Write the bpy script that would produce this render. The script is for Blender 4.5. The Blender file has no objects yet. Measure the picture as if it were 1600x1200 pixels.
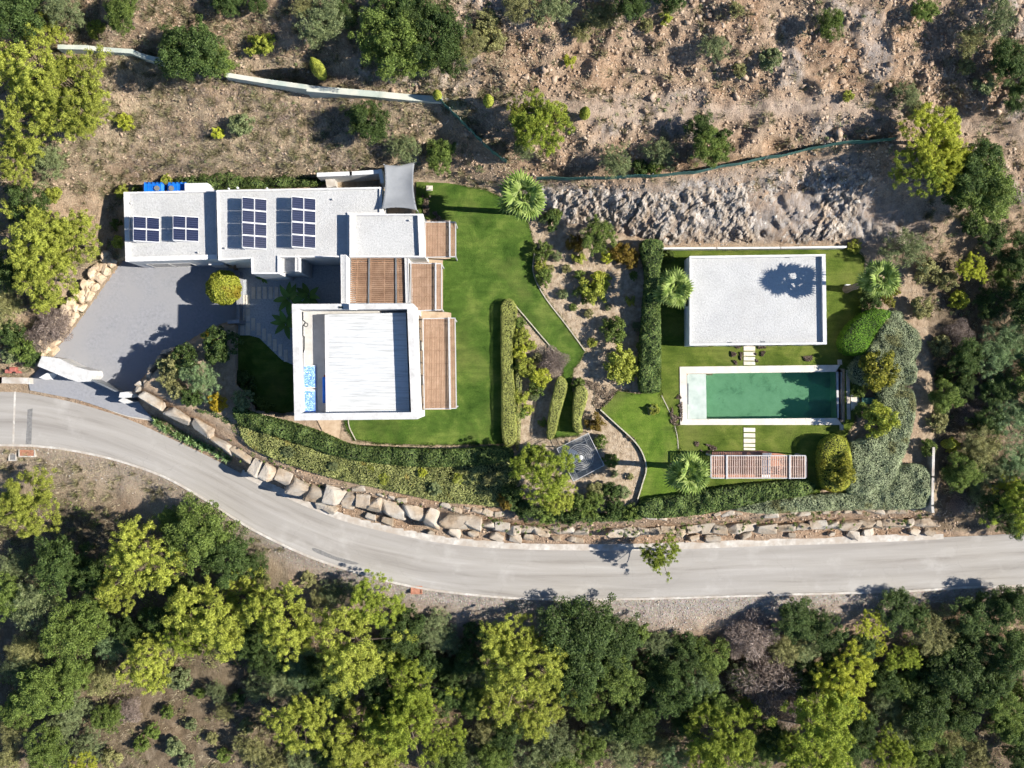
import bpy, bmesh, math, random
import numpy as np
from mathutils import Vector, Matrix

# ------------------------------------------------------------------ camera, sky, sun, exposure
H = 80.0            # drone height above the lawn (m)
S = 20.0            # photograph pixels per metre at lawn level
sc = bpy.context.scene
COL = sc.collection
cam_d = bpy.data.cameras.new('camera'); cam = bpy.data.objects.new('camera', cam_d); COL.objects.link(cam)
cam.location = (0, 0, H); cam.rotation_euler = (0, 0, 0)
cam_d.sensor_fit = 'HORIZONTAL'; cam_d.angle = 2*math.atan(40.0/H); cam_d.clip_end = 600
sc.camera = cam
SUN_EL = math.radians(39.5); SUN_AZ = math.radians(-3.5)     # direction towards the sun, measured from +x
w = bpy.data.worlds.new('World'); sc.world = w; w.use_nodes = True
wn = w.node_tree; bg = wn.nodes['Background']
sky = wn.nodes.new('ShaderNodeTexSky'); sky.sky_type = 'NISHITA'; sky.sun_disc = False
sky.sun_elevation = SUN_EL; sky.sun_rotation = math.radians(90) - SUN_AZ
sky.air_density = 1.0; sky.dust_density = 0.0; sky.ozone_density = 5.0; sky.altitude = 300
wn.links.new(sky.outputs[0], bg.inputs[0]); bg.inputs[1].default_value = 0.08
sd = bpy.data.lights.new('sun', 'SUN'); sd.energy = 5.0; sd.angle = math.radians(0.5); sd.color = (1.0, 0.945, 0.85)
sun = bpy.data.objects.new('sun', sd); COL.objects.link(sun)
to_sun = Vector((math.cos(SUN_EL)*math.cos(SUN_AZ), math.cos(SUN_EL)*math.sin(SUN_AZ), math.sin(SUN_EL)))
sun.rotation_euler = to_sun.to_track_quat('Z', 'Y').to_euler(); sun.location = (60, -4, 50)
vs = sc.view_settings; vs.view_transform = 'Standard'; vs.look = 'None'; vs.gamma = 1.0; vs.exposure = 0.95
vs.use_curve_mapping = False
sc.cycles.max_bounces = 4; sc.cycles.diffuse_bounces = 2; sc.cycles.transparent_max_bounces = 8
sc.cycles.glossy_bounces = 2; sc.cycles.transmission_bounces = 3
sc.cycles.use_denoising = True; sc.cycles.denoiser = 'OPENIMAGEDENOISE'; sc.cycles.use_light_tree = False; sc.cycles.debug_use_spatial_splits = True
sc.cycles.use_adaptive_sampling = True; sc.cycles.adaptive_threshold = 0.03; sc.cycles.adaptive_min_samples = 16
sc.cycles.caustics_reflective = False; sc.cycles.caustics_refractive = False

rng = np.random.default_rng(7)
random.seed(7)

# ------------------------------------------------------------------ helpers
def W(px, py, z=0.0):
    "photograph pixel at real height z -> world point"
    k = (H - z)/H/S
    return Vector(((px - 800)*k, (600 - py)*k, z))
def Wp(poly, z): return [W(x, y, z) for x, y in poly]

def link(o, parent=None):
    COL.objects.link(o)
    if parent is not None: o.parent = parent
    return o
def tag(o, label=None, cat=None, group=None, kind=None):
    if label: o['label'] = label
    if cat: o['category'] = cat
    if group: o['group'] = group
    if kind: o['kind'] = kind
    return o
def empty(name, loc=(0, 0, 0), label=None, cat=None, group=None, rz=0.0):
    o = bpy.data.objects.new(name, None); COL.objects.link(o); o.location = loc; o.rotation_euler = (0, 0, rz)
    o.empty_display_size = 0.2
    return tag(o, label, cat, group)
def npmesh(name, v, f, mat=None, smooth=False):
    v = np.asarray(v, dtype=np.float32).reshape(-1, 3); f = np.asarray(f, dtype=np.int32)
    me = bpy.data.meshes.new(name); n = f.shape[1]
    me.vertices.add(len(v)); me.vertices.foreach_set('co', v.ravel())
    me.loops.add(f.size); me.loops.foreach_set('vertex_index', f.ravel())
    me.polygons.add(len(f)); me.polygons.foreach_set('loop_start', np.arange(len(f), dtype=np.int32)*n)
    try: me.polygons.foreach_set('loop_total', np.full(len(f), n, dtype=np.int32))
    except Exception: pass
    if smooth: me.polygons.foreach_set('use_smooth', np.ones(len(f), dtype=bool))
    if mat: me.materials.append(mat)
    me.update(calc_edges=True); me.validate()
    return me
class MB:
    "collects shapes into one mesh"
    def __init__(s): s.v = []; s.f = []
    def add(s, vs, fs):
        o = len(s.v); s.v += [tuple(p) for p in vs]; s.f += [tuple(i+o for i in f) for f in fs]; return s
    def box(s, a, b):
        (x0, y0, z0), (x1, y1, z1) = a, b
        return s.add([(x0,y0,z0),(x1,y0,z0),(x1,y1,z0),(x0,y1,z0),(x0,y0,z1),(x1,y0,z1),(x1,y1,z1),(x0,y1,z1)],
                     [(0,3,2,1),(4,5,6,7),(0,1,5,4),(1,2,6,5),(2,3,7,6),(3,0,4,7)])
    def prism(s, pts, z0, z1, cap=True):
        n = len(pts); a = area(pts)
        if a < 0: pts = pts[::-1]
        vs = [(p[0], p[1], z0) for p in pts] + [(p[0], p[1], z1) for p in pts]
        fs = [(i, (i+1) % n, n+(i+1) % n, n+i) for i in range(n)]
        if cap: fs += [tuple(range(n-1, -1, -1)), tuple(range(n, 2*n))]
        return s.add(vs, fs)
    def ring(s, outer, inner, z0, z1):
        if area(outer) < 0: outer = outer[::-1]; inner = inner[::-1]
        n = len(outer)
        vs = [(p[0],p[1],z0) for p in outer]+[(p[0],p[1],z1) for p in outer]+[(p[0],p[1],z0) for p in inner]+[(p[0],p[1],z1) for p in inner]
        fs = []
        for i in range(n):
            j = (i+1) % n
            fs += [(i,j,n+j,n+i), (n+i,n+j,3*n+j,3*n+i), (2*n+j,2*n+i,3*n+i,3*n+j), (j,i,2*n+i,2*n+j)]
        return s.add(vs, fs)
    def tube(s, pts, rad, sides=6, closed=False):
        pts = [Vector(p) for p in pts]; n = len(pts)
        if not hasattr(rad, '__len__'): rad = [rad]*n
        vs = []
        for i, p in enumerate(pts):
            if closed: d = pts[(i+1) % n] - pts[i-1]
            else: d = pts[min(i+1, n-1)] - pts[max(i-1, 0)]
            if d.length < 1e-9: d = Vector((0,0,1))
            d.normalize(); u = d.cross(Vector((0,0,1)))
            if u.length < 0.05: u = d.cross(Vector((0,1,0)))
            u.normalize(); t = d.cross(u)
            for k in range(sides):
                a = 2*math.pi*k/sides; vs.append(p + u*math.cos(a)*rad[i] + t*math.sin(a)*rad[i])
        fs = []
        for i in range(n if closed else n-1):
            for k in range(sides):
                a, b = i*sides, ((i+1) % n)*sides; l = (k+1) % sides
                fs.append((a+k, b+k, b+l, a+l))
        if not closed: fs += [tuple(range(sides)), tuple(range((n-1)*sides+sides-1, (n-1)*sides-1, -1))]
        return s.add(vs, fs)
    def mesh(s, name, mat, bevel=0):
        me = bpy.data.meshes.new(name); me.from_pydata(s.v, [], s.f)
        if mat: me.materials.append(mat)
        bm = bmesh.new(); bm.from_mesh(me)
        if bevel: bmesh.ops.bevel(bm, geom=bm.edges[:], offset=bevel, segments=1, affect='EDGES')
        bmesh.ops.recalc_face_normals(bm, faces=bm.faces[:]); bm.to_mesh(me); bm.free()
        return me
    def build(s, name, mat, parent=None, bevel=0):
        return link(bpy.data.objects.new(name, s.mesh(name, mat, bevel)), parent)
def area(p): return 0.5*sum(p[i][0]*p[(i+1)%len(p)][1]-p[(i+1)%len(p)][0]*p[i][1] for i in range(len(p)))
def inset(pts, d):
    "offset a polygon inwards by d (number or list per edge)"
    n = len(pts); sgn = 1 if area(pts) > 0 else -1
    dd = d if hasattr(d, '__len__') else [d]*n
    out = []
    for i in range(n):
        p0, p1, p2 = [Vector((q[0], q[1])) for q in (pts[i-1], pts[i], pts[(i+1) % n])]
        e1 = (p1-p0).normalized(); e2 = (p2-p1).normalized()
        n1 = Vector((-e1.y, e1.x))*sgn; n2 = Vector((-e2.y, e2.x))*sgn
        a = p0 + n1*dd[i-1]; b = p1 + n2*dd[i]
        den = e1.x*e2.y - e1.y*e2.x
        if abs(den) < 1e-6: q = p1 + n1*dd[i]
        else:
            t = ((b.x-a.x)*e2.y - (b.y-a.y)*e2.x)/den; q = a + e1*t
        out.append(Vector((q.x, q.y, 0)))
    return out
def inside(px, py, poly):
    px = np.asarray(px, float); py = np.asarray(py, float); r = np.zeros(px.shape, bool); n = len(poly)
    for i in range(n):
        x1, y1 = poly[i][0], poly[i][1]; x2, y2 = poly[(i+1) % n][0], poly[(i+1) % n][1]
        if y1 == y2: continue
        c = ((y1 > py) != (y2 > py)) & (px < (x2-x1)*(py-y1)/(y2-y1)+x1); r ^= c
    return r
def dist_poly(px, py, poly, closed=True):
    px = np.asarray(px, float); py = np.asarray(py, float); d = np.full(px.shape, 1e9); n = len(poly)
    for i in range(n if closed else n-1):
        x1, y1 = poly[i][0], poly[i][1]; x2, y2 = poly[(i+1) % n][0], poly[(i+1) % n][1]
        L = max((x2-x1)**2+(y2-y1)**2, 1e-9)
        t = np.clip(((px-x1)*(x2-x1)+(py-y1)*(y2-y1))/L, 0, 1)
        d = np.minimum(d, np.hypot(px-x1-t*(x2-x1), py-y1-t*(y2-y1)))
    return d
def smooth_poly(poly, n=4, closed=True):
    "Catmull-Rom through the corners"
    out = []; m = len(poly)
    rg = range(m) if closed else range(m-1)
    for i in rg:
        if closed: p = [poly[(i+k) % m] for k in (-1, 0, 1, 2)]
        else: p = [poly[min(max(i+k, 0), m-1)] for k in (-1, 0, 1, 2)]
        for j in range(n):
            t = j/n
            out.append(tuple(0.5*((2*p[1][c]) + (-p[0][c]+p[2][c])*t + (2*p[0][c]-5*p[1][c]+4*p[2][c]-p[3][c])*t*t + (-p[0][c]+3*p[1][c]-3*p[2][c]+p[3][c])*t**3) for c in range(2)))
    if not closed: out.append(tuple(poly[-1]))
    return out
def vnoise(x, y, scale, seed):
    "smooth value noise in 0..1"
    r = np.random.default_rng(seed); T = r.random((256, 256))
    x = np.asarray(x)*scale + 1000; y = np.asarray(y)*scale + 1000
    xi = np.floor(x).astype(int); yi = np.floor(y).astype(int); fx = x-xi; fy = y-yi
    fx = fx*fx*(3-2*fx); fy = fy*fy*(3-2*fy); g = lambda a, b: T[a % 256, b % 256]
    return (g(xi,yi)*(1-fx)+g(xi+1,yi)*fx)*(1-fy)+(g(xi,yi+1)*(1-fx)+g(xi+1,yi+1)*fx)*fy

# ------------------------------------------------------------------ materials
def newmat(name):
    m = bpy.data.materials.new(name); m.use_nodes = True; t = m.node_tree
    return m, t, t.nodes['Principled BSDF']
def nd(t, typ, **kw):
    n = t.nodes.new(typ)
    for k, v in kw.items(): setattr(n, k, v)
    return n
def ramp(t, fac, stops):
    r = nd(t, 'ShaderNodeValToRGB'); e = r.color_ramp.elements
    while len(e) > 1: e.remove(e[-1])
    e[0].position = stops[0][0]; e[0].color = (*stops[0][1], 1)
    for p, c in stops[1:]:
        q = e.new(p); q.color = (*c, 1)
    t.links.new(fac, r.inputs[0]); return r.outputs[0]
def noise(t, co, scale, detail=6, rough=0.6, dist=0.0):
    n = nd(t, 'ShaderNodeTexNoise'); n.inputs['Scale'].default_value = scale; n.inputs['Detail'].default_value = detail
    n.inputs['Roughness'].default_value = rough; n.inputs['Distortion'].default_value = dist
    if co is not None: t.links.new(co, n.inputs['Vector'])
    return n.outputs[0]
def mixc(t, fac, a, b, mode='MIX'):
    m = nd(t, 'ShaderNodeMix', data_type='RGBA', blend_type=mode)
    for i, v in ((0, fac), (6, a), (7, b)):
        if hasattr(v, 'links') or hasattr(v, 'is_linked'): t.links.new(v, m.inputs[i])
        elif isinstance(v, (int, float)): m.inputs[i].default_value = v
        else: m.inputs[i].default_value = (*v, 1)
    return m.outputs[2]
def math_(t, op, a, b=None):
    m = nd(t, 'ShaderNodeMath', operation=op)
    for i, v in ((0, a), (1, b)):
        if v is None: continue
        if isinstance(v, (int, float)): m.inputs[i].default_value = v
        else: t.links.new(v, m.inputs[i])
    return m.outputs[0]
def bump(t, b, h, strength=0.4, dist=0.05):
    n = nd(t, 'ShaderNodeBump'); n.inputs['Strength'].default_value = strength; n.inputs['Distance'].default_value = dist
    t.links.new(h, n.inputs['Height']); t.links.new(n.outputs[0], b.inputs['Normal'])
def pos(t, scale=(1, 1, 1), rot=0):
    g = nd(t, 'ShaderNodeNewGeometry'); m = nd(t, 'ShaderNodeMapping'); m.inputs['Scale'].default_value = scale
    m.inputs['Rotation'].default_value = (0, 0, rot)
    t.links.new(g.outputs['Position'], m.inputs['Vector']); return m.outputs[0]
def surf(name, lo, mid, hi, scale=3.0, rough=0.85, bstr=0.3, bscale=25, bdist=0.02, stretch=(1,1,1), spec=0.3, big=None, detail=6, metal=0.0, rot=0, vary=None):
    m, t, b = newmat(name); co = pos(t, stretch, rot)
    c = ramp(t, noise(t, co, scale, detail, 0.65), [(0.28, lo), (0.5, mid), (0.72, hi)])
    if big: c = mixc(t, ramp(t, noise(t, pos(t), big[0], 3), [(0.4, (0,0,0)), (0.65, (1,1,1))]), c, big[1])
    if vary:
        oi = nd(t, 'ShaderNodeObjectInfo'); c = mixc(t, 1.0, c, ramp(t, oi.outputs['Random'], [(0.0, vary[0]), (0.5, (1,1,1)), (1.0, vary[1])]), 'MULTIPLY')
    t.links.new(c, b.inputs['Base Color']); b.inputs['Roughness'].default_value = rough
    b.inputs['Specular IOR Level'].default_value = spec; b.inputs['Metallic'].default_value = metal
    if bstr: bump(t, b, noise(t, co, bscale, 5), bstr, bdist)
    return m
def leafmat(name, dark, mid, light, trans=0.3, vary=0.3, accent=None):
    m, t, b = newmat(name)
    g = nd(t, 'ShaderNodeNewGeometry'); oi = nd(t, 'ShaderNodeObjectInfo')
    c = ramp(t, g.outputs['Random Per Island'], [(0.0, dark), (0.5, mid), (1.0, light)])
    n2 = noise(t, pos(t), 1.1, 0)
    k = math_(t, 'ADD', math_(t, 'MULTIPLY', oi.outputs['Random'], vary), math_(t, 'MULTIPLY', n2, 0.7))
    k = math_(t, 'ADD', k, 0.65-vary*0.5)
    c = mixc(t, 1.0, c, k, 'MULTIPLY')
    if accent:
        c = mixc(t, ramp(t, noise(t, pos(t), accent[1], 3), [(accent[2], (0,0,0)), (accent[2]+0.08, (1,1,1))]), c, accent[0])
    b.inputs['Roughness'].default_value = 0.6; b.inputs['Specular IOR Level'].default_value = 0.25
    t.links.new(c, b.inputs['Base Color'])
    tr = nd(t, 'ShaderNodeBsdfTranslucent'); t.links.new(c, tr.inputs[0])
    mx = nd(t, 'ShaderNodeMixShader'); mx.inputs[0].default_value = trans
    t.links.new(b.outputs[0], mx.inputs[1]); t.links.new(tr.outputs[0], mx.inputs[2])
    t.links.new(mx.outputs[0], t.nodes['Material Output'].inputs[0])
    return m
M = {}
def ground_material():
    m, t, b = newmat('hillside_soil'); co = pos(t)
    def attr(n):
        a = nd(t, 'ShaderNodeAttribute'); a.attribute_name = n; return a.outputs['Fac']
    n1 = noise(t, co, 1.6, 10, 0.72); n2 = noise(t, co, 0.25, 4); n3 = noise(t, co, 9, 6, 0.7)
    soil = ramp(t, n1, [(0.30, (0.125,0.076,0.047)), (0.45, (0.285,0.185,0.118)), (0.58, (0.395,0.273,0.185)), (0.72, (0.53,0.40,0.29))])
    soil = mixc(t, ramp(t, n2, [(0.42, (0,0,0)), (0.6, (1,1,1))]), soil, mixc(t, 0.5, soil, (0.32,0.26,0.20)))
    soil = mixc(t, 0.65, soil, ramp(t, n3, [(0.3, (0.25,0.25,0.25)), (0.5, (0.85,0.85,0.85)), (0.7, (1.5,1.45,1.4))]), 'MULTIPLY')
    # dry grass
    gs = noise(t, pos(t, (9, 3, 3), 0.5), 1.3, 8, 0.7, 0.6)
    dry = ramp(t, gs, [(0.3, (0.135,0.10,0.064)), (0.5, (0.325,0.255,0.172)), (0.7, (0.50,0.415,0.30))])
    c = mixc(t, attr('dry'), soil, dry)
    # rock
    rk = noise(t, pos(t, (2.2, 0.9, 1.2), -0.9), 1.2, 10, 0.75, 0.8)
    rock = ramp(t, rk, [(0.30, (0.11,0.075,0.05)), (0.45, (0.29,0.25,0.215)), (0.6, (0.42,0.39,0.37)), (0.75, (0.56,0.54,0.53))])
    rock = mixc(t, ramp(t, noise(t, co, 0.45, 4), [(0.5, (0,0,0)), (0.62, (0.8,0.8,0.8))]), rock, mixc(t, 0.5, rock, (0.30,0.19,0.11)))
    c = mixc(t, attr('rock'), c, rock)
    # gravel verge
    vo = nd(t, 'ShaderNodeTexVoronoi'); vo.inputs['Scale'].default_value = 11; t.links.new(co, vo.inputs['Vector'])
    gv = mixc(t, 0.45, ramp(t, noise(t, co, 3, 6), [(0.3, (0.19,0.16,0.13)), (0.6, (0.36,0.32,0.275))]), vo.outputs['Color'], 'OVERLAY')
    gv = mixc(t, 0.75, gv, ramp(t, noise(t, co, 3.3, 6), [(0.3, (0.19,0.16,0.13)), (0.65, (0.38,0.34,0.30))]))
    c = mixc(t, attr('gravel'), c, gv)
    c = mixc(t, math_(t, 'MULTIPLY', attr('track'), 0.85), c, ramp(t, noise(t, co, 2.2, 5), [(0.3, (0.30,0.225,0.17)), (0.7, (0.48,0.385,0.31))]))
    # forest litter, its tone darkened to paint in shade under the trees
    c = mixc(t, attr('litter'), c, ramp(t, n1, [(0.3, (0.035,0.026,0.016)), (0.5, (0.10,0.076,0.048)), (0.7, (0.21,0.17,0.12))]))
    # raked bed soil
    bs = ramp(t, noise(t, co, 2.5, 8, 0.7), [(0.3, (0.20,0.145,0.092)), (0.5, (0.385,0.30,0.212)), (0.68, (0.51,0.42,0.32))])
    c = mixc(t, attr('bed'), c, bs)
    t.links.new(c, b.inputs['Base Color']); b.inputs['Roughness'].default_value = 0.95; b.inputs['Specular IOR Level'].default_value = 0.1
    bump(t, b, math_(t, 'ADD', n3, math_(t, 'MULTIPLY', rk, 1.2)), 0.9, 0.12)
    return m
M['ground'] = ground_material()
def lawn_mat(name, lo, mid, hi):
    m, t, b = newmat(name); co = pos(t)
    c = ramp(t, noise(t, co, 0.55, 5, 0.62, 0.6), [(0.32, lo), (0.5, mid), (0.68, hi)])
    fine = noise(t, co, 16, 5, 0.8)
    c = mixc(t, 0.75, c, ramp(t, fine, [(0.3, (0.45,0.45,0.45)), (0.5, (0.95,0.95,0.95)), (0.7, (1.5,1.45,1.3))]), 'MULTIPLY')
    worn = ramp(t, noise(t, co, 0.2, 4, 0.6), [(0.50, (0,0,0)), (0.68, (0.6,0.6,0.6))])
    c = mixc(t, worn, c, (0.125, 0.135, 0.038))
    sk = noise(t, pos(t, (0.5, 3.5, 1), 0.9), 0.9, 3); c = mixc(t, 0.5, c, ramp(t, sk, [(0.38, (0.72,0.74,0.72)), (0.6, (1.15,1.12,1.1))]), 'MULTIPLY')
    bare = ramp(t, noise(t, co, 1.3, 5, 0.7), [(0.68, (0,0,0)), (0.76, (0.55,0.55,0.55))]); c = mixc(t, bare, c, (0.14,0.11,0.05))
    t.links.new(c, b.inputs['Base Color']); b.inputs['Roughness'].default_value = 0.9; b.inputs['Specular IOR Level'].default_value = 0.1
    bump(t, b, fine, 0.8, 0.05); return m
M['lawn'] = lawn_mat('lawn_grass', (0.031,0.066,0.010), (0.063,0.112,0.018), (0.120,0.165,0.034))
M['lawn_bright'] = lawn_mat('lawn_grass_bright', (0.047,0.096,0.011), (0.088,0.146,0.019), (0.142,0.190,0.034))
M['lawn_olive'] = lawn_mat('lawn_grass_olive', (0.050,0.082,0.011), (0.088,0.122,0.020), (0.134,0.158,0.034))
def road_mat():
    m, t, b = newmat('road_concrete'); uv = nd(t, 'ShaderNodeUVMap')
    mp = nd(t, 'ShaderNodeMapping'); mp.inputs['Scale'].default_value = (0.10, 1.5, 1); t.links.new(uv.outputs[0], mp.inputs[0])
    st = noise(t, mp.outputs[0], 1.0, 8, 0.62, 0.3); co = pos(t)
    c = ramp(t, st, [(0.28, (0.215,0.195,0.175)), (0.45, (0.30,0.28,0.255)), (0.6, (0.335,0.315,0.29)), (0.75, (0.40,0.38,0.355))])
    sp = noise(t, co, 22, 5, 0.8)
    c = mixc(t, 0.4, c, ramp(t, sp, [(0.35, (0.72,0.72,0.72)), (0.65, (1.2,1.2,1.2))]), 'MULTIPLY')
    # tyre wear bands
    wv = nd(t, 'ShaderNodeSeparateXYZ'); t.links.new(uv.outputs[0], wv.inputs[0])
    band = math_(t, 'SINE', math_(t, 'MULTIPLY', wv.outputs[1], 2*math.pi/2.1))
    bb = math_(t, 'MULTIPLY', math_(t, 'MULTIPLY', math_(t, 'ADD', band, 1.0), 0.5), noise(t, mp.outputs[0], 0.6, 4))
    c = mixc(t, math_(t, 'MULTIPLY', bb, 0.45), c, (0.21, 0.195, 0.18))
    # hairline cracks
    vo = nd(t, 'ShaderNodeTexVoronoi', feature='DISTANCE_TO_EDGE'); vo.inputs['Scale'].default_value = 0.16
    wob = nd(t, 'ShaderNodeVectorMath', operation='ADD'); nn = nd(t, 'ShaderNodeTexNoise'); nn.inputs['Scale'].default_value = 1.2
    t.links.new(co, nn.inputs['Vector']); t.links.new(co, wob.inputs[0]); t.links.new(nn.outputs['Color'], wob.inputs[1])
    t.links.new(wob.outputs[0], vo.inputs['Vector'])
    c = mixc(t, ramp(t, vo.outputs['Distance'], [(0.0, (0.22,0.22,0.22)), (0.004, (0,0,0))]), c, (0.14,0.13,0.12))
    stn = ramp(t, noise(t, co, 0.5, 5), [(0.55, (0,0,0)), (0.75, (0.5,0.5,0.5))])
    c = mixc(t, stn, c, (0.42,0.40,0.375))
    t.links.new(c, b.inputs['Base Color']); b.inputs['Roughness'].default_value = 0.9; b.inputs['Specular IOR Level'].default_value = 0.2
    bump(t, b, sp, 0.3, 0.01); return m
M['road'] = road_mat()
M['kerb'] = surf('pale_concrete', (0.30,0.27,0.235), (0.45,0.42,0.38), (0.60,0.57,0.53), 2.5, big=(0.7, (0.36,0.31,0.26)))
M['drive'] = surf('driveway_paving', (0.19,0.193,0.21), (0.235,0.238,0.256), (0.275,0.277,0.293), 5.0, bscale=40, big=(0.5, (0.248,0.248,0.26)))
M['patch'] = surf('tarmac_patch', (0.12,0.115,0.11), (0.17,0.165,0.16), (0.23,0.225,0.215), 5)
M['white'] = surf('white_render', (0.50,0.49,0.475), (0.60,0.595,0.585), (0.66,0.655,0.645), 1.1, bstr=0.1, bscale=30)
M['coping'] = surf('parapet_render', (0.44,0.43,0.42), (0.56,0.55,0.54), (0.62,0.61,0.60), 2.2, bstr=0.1, bscale=30)
M['greycoping'] = surf('weathered_parapet', (0.38,0.37,0.355), (0.49,0.48,0.465), (0.55,0.54,0.53), 2.0, bstr=0.15)
def gravel_mat():
    m, t, b = newmat('roof_gravel'); co = pos(t)
    c = ramp(t, noise(t, co, 0.5, 4), [(0.35, (0.40,0.40,0.40)), (0.65, (0.455,0.455,0.45))])
    f = noise(t, co, 7, 4, 0.75)
    c = mixc(t, 0.6, c, ramp(t, f, [(0.32, (0.68,0.67,0.66)), (0.5, (1,1,1)), (0.68, (1.15,1.14,1.13))]), 'MULTIPLY')
    sp = noise(t, co, 2.2, 8, 0.8)
    c = mixc(t, ramp(t, sp, [(0.60, (0,0,0)), (0.72, (0.45,0.45,0.45))]), c, (0.28,0.25,0.22))
    st = noise(t, co, 0.33, 5, 0.7, 0.8); c = mixc(t, ramp(t, st, [(0.5, (0,0,0)), (0.72, (0.5,0.5,0.5))]), c, (0.37,0.36,0.345))
    t.links.new(c, b.inputs['Base Color']); b.inputs['Roughness'].default_value = 0.95; b.inputs['Specular IOR Level'].default_value = 0.1
    bump(t, b, f, 0.8, 0.05); return m
M['gravel'] = gravel_mat()
def ribbed_mat():
    m, t, b = newmat('white_roof_sheet'); co = pos(t, (0.35, 6.0, 1))
    st = noise(t, co, 1.2, 8, 0.7); 
    c = ramp(t, st, [(0.27, (0.25,0.255,0.25)), (0.38, (0.35,0.355,0.35)), (0.5, (0.485,0.49,0.49)), (0.7, (0.505,0.51,0.51))])
    wv = nd(t, 'ShaderNodeTexWave', wave_type='BANDS', bands_direction='Y'); wv.inputs['Scale'].default_value = 1.35
    wv.inputs['Distortion'].default_value = 0.0; t.links.new(pos(t), wv.inputs['Vector'])
    c = mixc(t, ramp(t, wv.outputs['Fac'], [(0.0, (0.22,0.22,0.22)), (0.12, (0,0,0))]), c, (0.40,0.40,0.395))
    t.links.new(c, b.inputs['Base Color']); b.inputs['Roughness'].default_value = 0.7
    bump(t, b, wv.outputs['Fac'], 0.3, 0.02); return m
M['ribbed'] = ribbed_mat()
M['terrace_floor'] = surf('terrace_screed', (0.36,0.345,0.325), (0.44,0.425,0.40), (0.50,0.485,0.46), 1.5)
M['wood'] = surf('pergola_wood', (0.195,0.114,0.07), (0.26,0.158,0.10), (0.325,0.212,0.143), 1.2, vary=((0.84,0.82,0.80),(1.1,1.1,1.1)), stretch=(1.5,1.5,1), rough=0.7, bstr=0.15, bscale=12)
M['slatpale'] = surf('bleached_timber', (0.34,0.235,0.185), (0.43,0.31,0.25), (0.50,0.38,0.315), 2, bstr=0.1, vary=((0.88,0.86,0.84),(1.1,1.1,1.1)))
M['wooddeck'] = surf('deck_wood', (0.20,0.10,0.055), (0.28,0.15,0.085), (0.36,0.205,0.125), 2.0, stretch=(6,1,1), rough=0.75)
M['steel'] = surf('grey_painted_steel', (0.36,0.355,0.35), (0.42,0.415,0.41), (0.48,0.475,0.47), 2, bstr=0, rough=0.5)
M['darkmetal'] = surf('black_iron', (0.012,0.013,0.016), (0.022,0.023,0.028), (0.04,0.04,0.045), 4, bstr=0, rough=0.5)
M['gatemetal'] = surf('grey_gate_metal', (0.10,0.11,0.12), (0.14,0.15,0.16), (0.18,0.19,0.20), 3, bstr=0, rough=0.4)
M['glass'] = surf('dark_window_glass', (0.015,0.02,0.025), (0.02,0.028,0.034), (0.03,0.036,0.042), 2, bstr=0, rough=0.08, spec=0.6)
M['frame'] = surf('window_frame', (0.10,0.10,0.10), (0.13,0.13,0.13), (0.16,0.16,0.16), 4, bstr=0, rough=0.45)
M['rock'] = surf('tan_boulder', (0.155,0.11,0.072), (0.32,0.25,0.18), (0.45,0.375,0.29), 1.6, vary=((0.78,0.74,0.68),(1.15,1.15,1.14)), bstr=0.8, bscale=6, bdist=0.08, big=(0.6, (0.38,0.345,0.30)), detail=12)
M['rock_pale'] = surf('cream_boulder', (0.33,0.235,0.145), (0.50,0.385,0.265), (0.60,0.50,0.385), 1.8, bstr=0.8, bscale=6, bdist=0.08, detail=12)
M['rock_grey0'] = surf('grey_rock', (0.15,0.11,0.085), (0.34,0.305,0.275), (0.50,0.475,0.455), 1.6, bstr=0.8, bscale=6, bdist=0.08, detail=12)
def piece_rock():
    m, t, b = newmat('shattered_rock'); g = nd(t, 'ShaderNodeNewGeometry'); co = pos(t)
    c = ramp(t, g.outputs['Random Per Island'], [(0.0, (0.28,0.20,0.135)), (0.3, (0.36,0.305,0.25)), (0.65, (0.43,0.395,0.355)), (1.0, (0.54,0.515,0.485))])
    c = mixc(t, ramp(t, noise(t, co, 0.45, 4), [(0.48, (0,0,0)), (0.62, (0.75,0.75,0.75))]), c, mixc(t, 0.5, c, (0.32,0.21,0.13)))
    f = noise(t, co, 7, 8, 0.75)
    c = mixc(t, 0.7, c, ramp(t, f, [(0.3, (0.5,0.48,0.46)), (0.5, (1,1,1)), (0.7, (1.25,1.25,1.25))]), 'MULTIPLY')
    t.links.new(c, b.inputs['Base Color']); b.inputs['Roughness'].default_value = 0.95; b.inputs['Specular IOR Level'].default_value = 0.1
    bump(t, b, f, 0.9, 0.1); return m
M['rock_grey'] = piece_rock()
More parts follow.
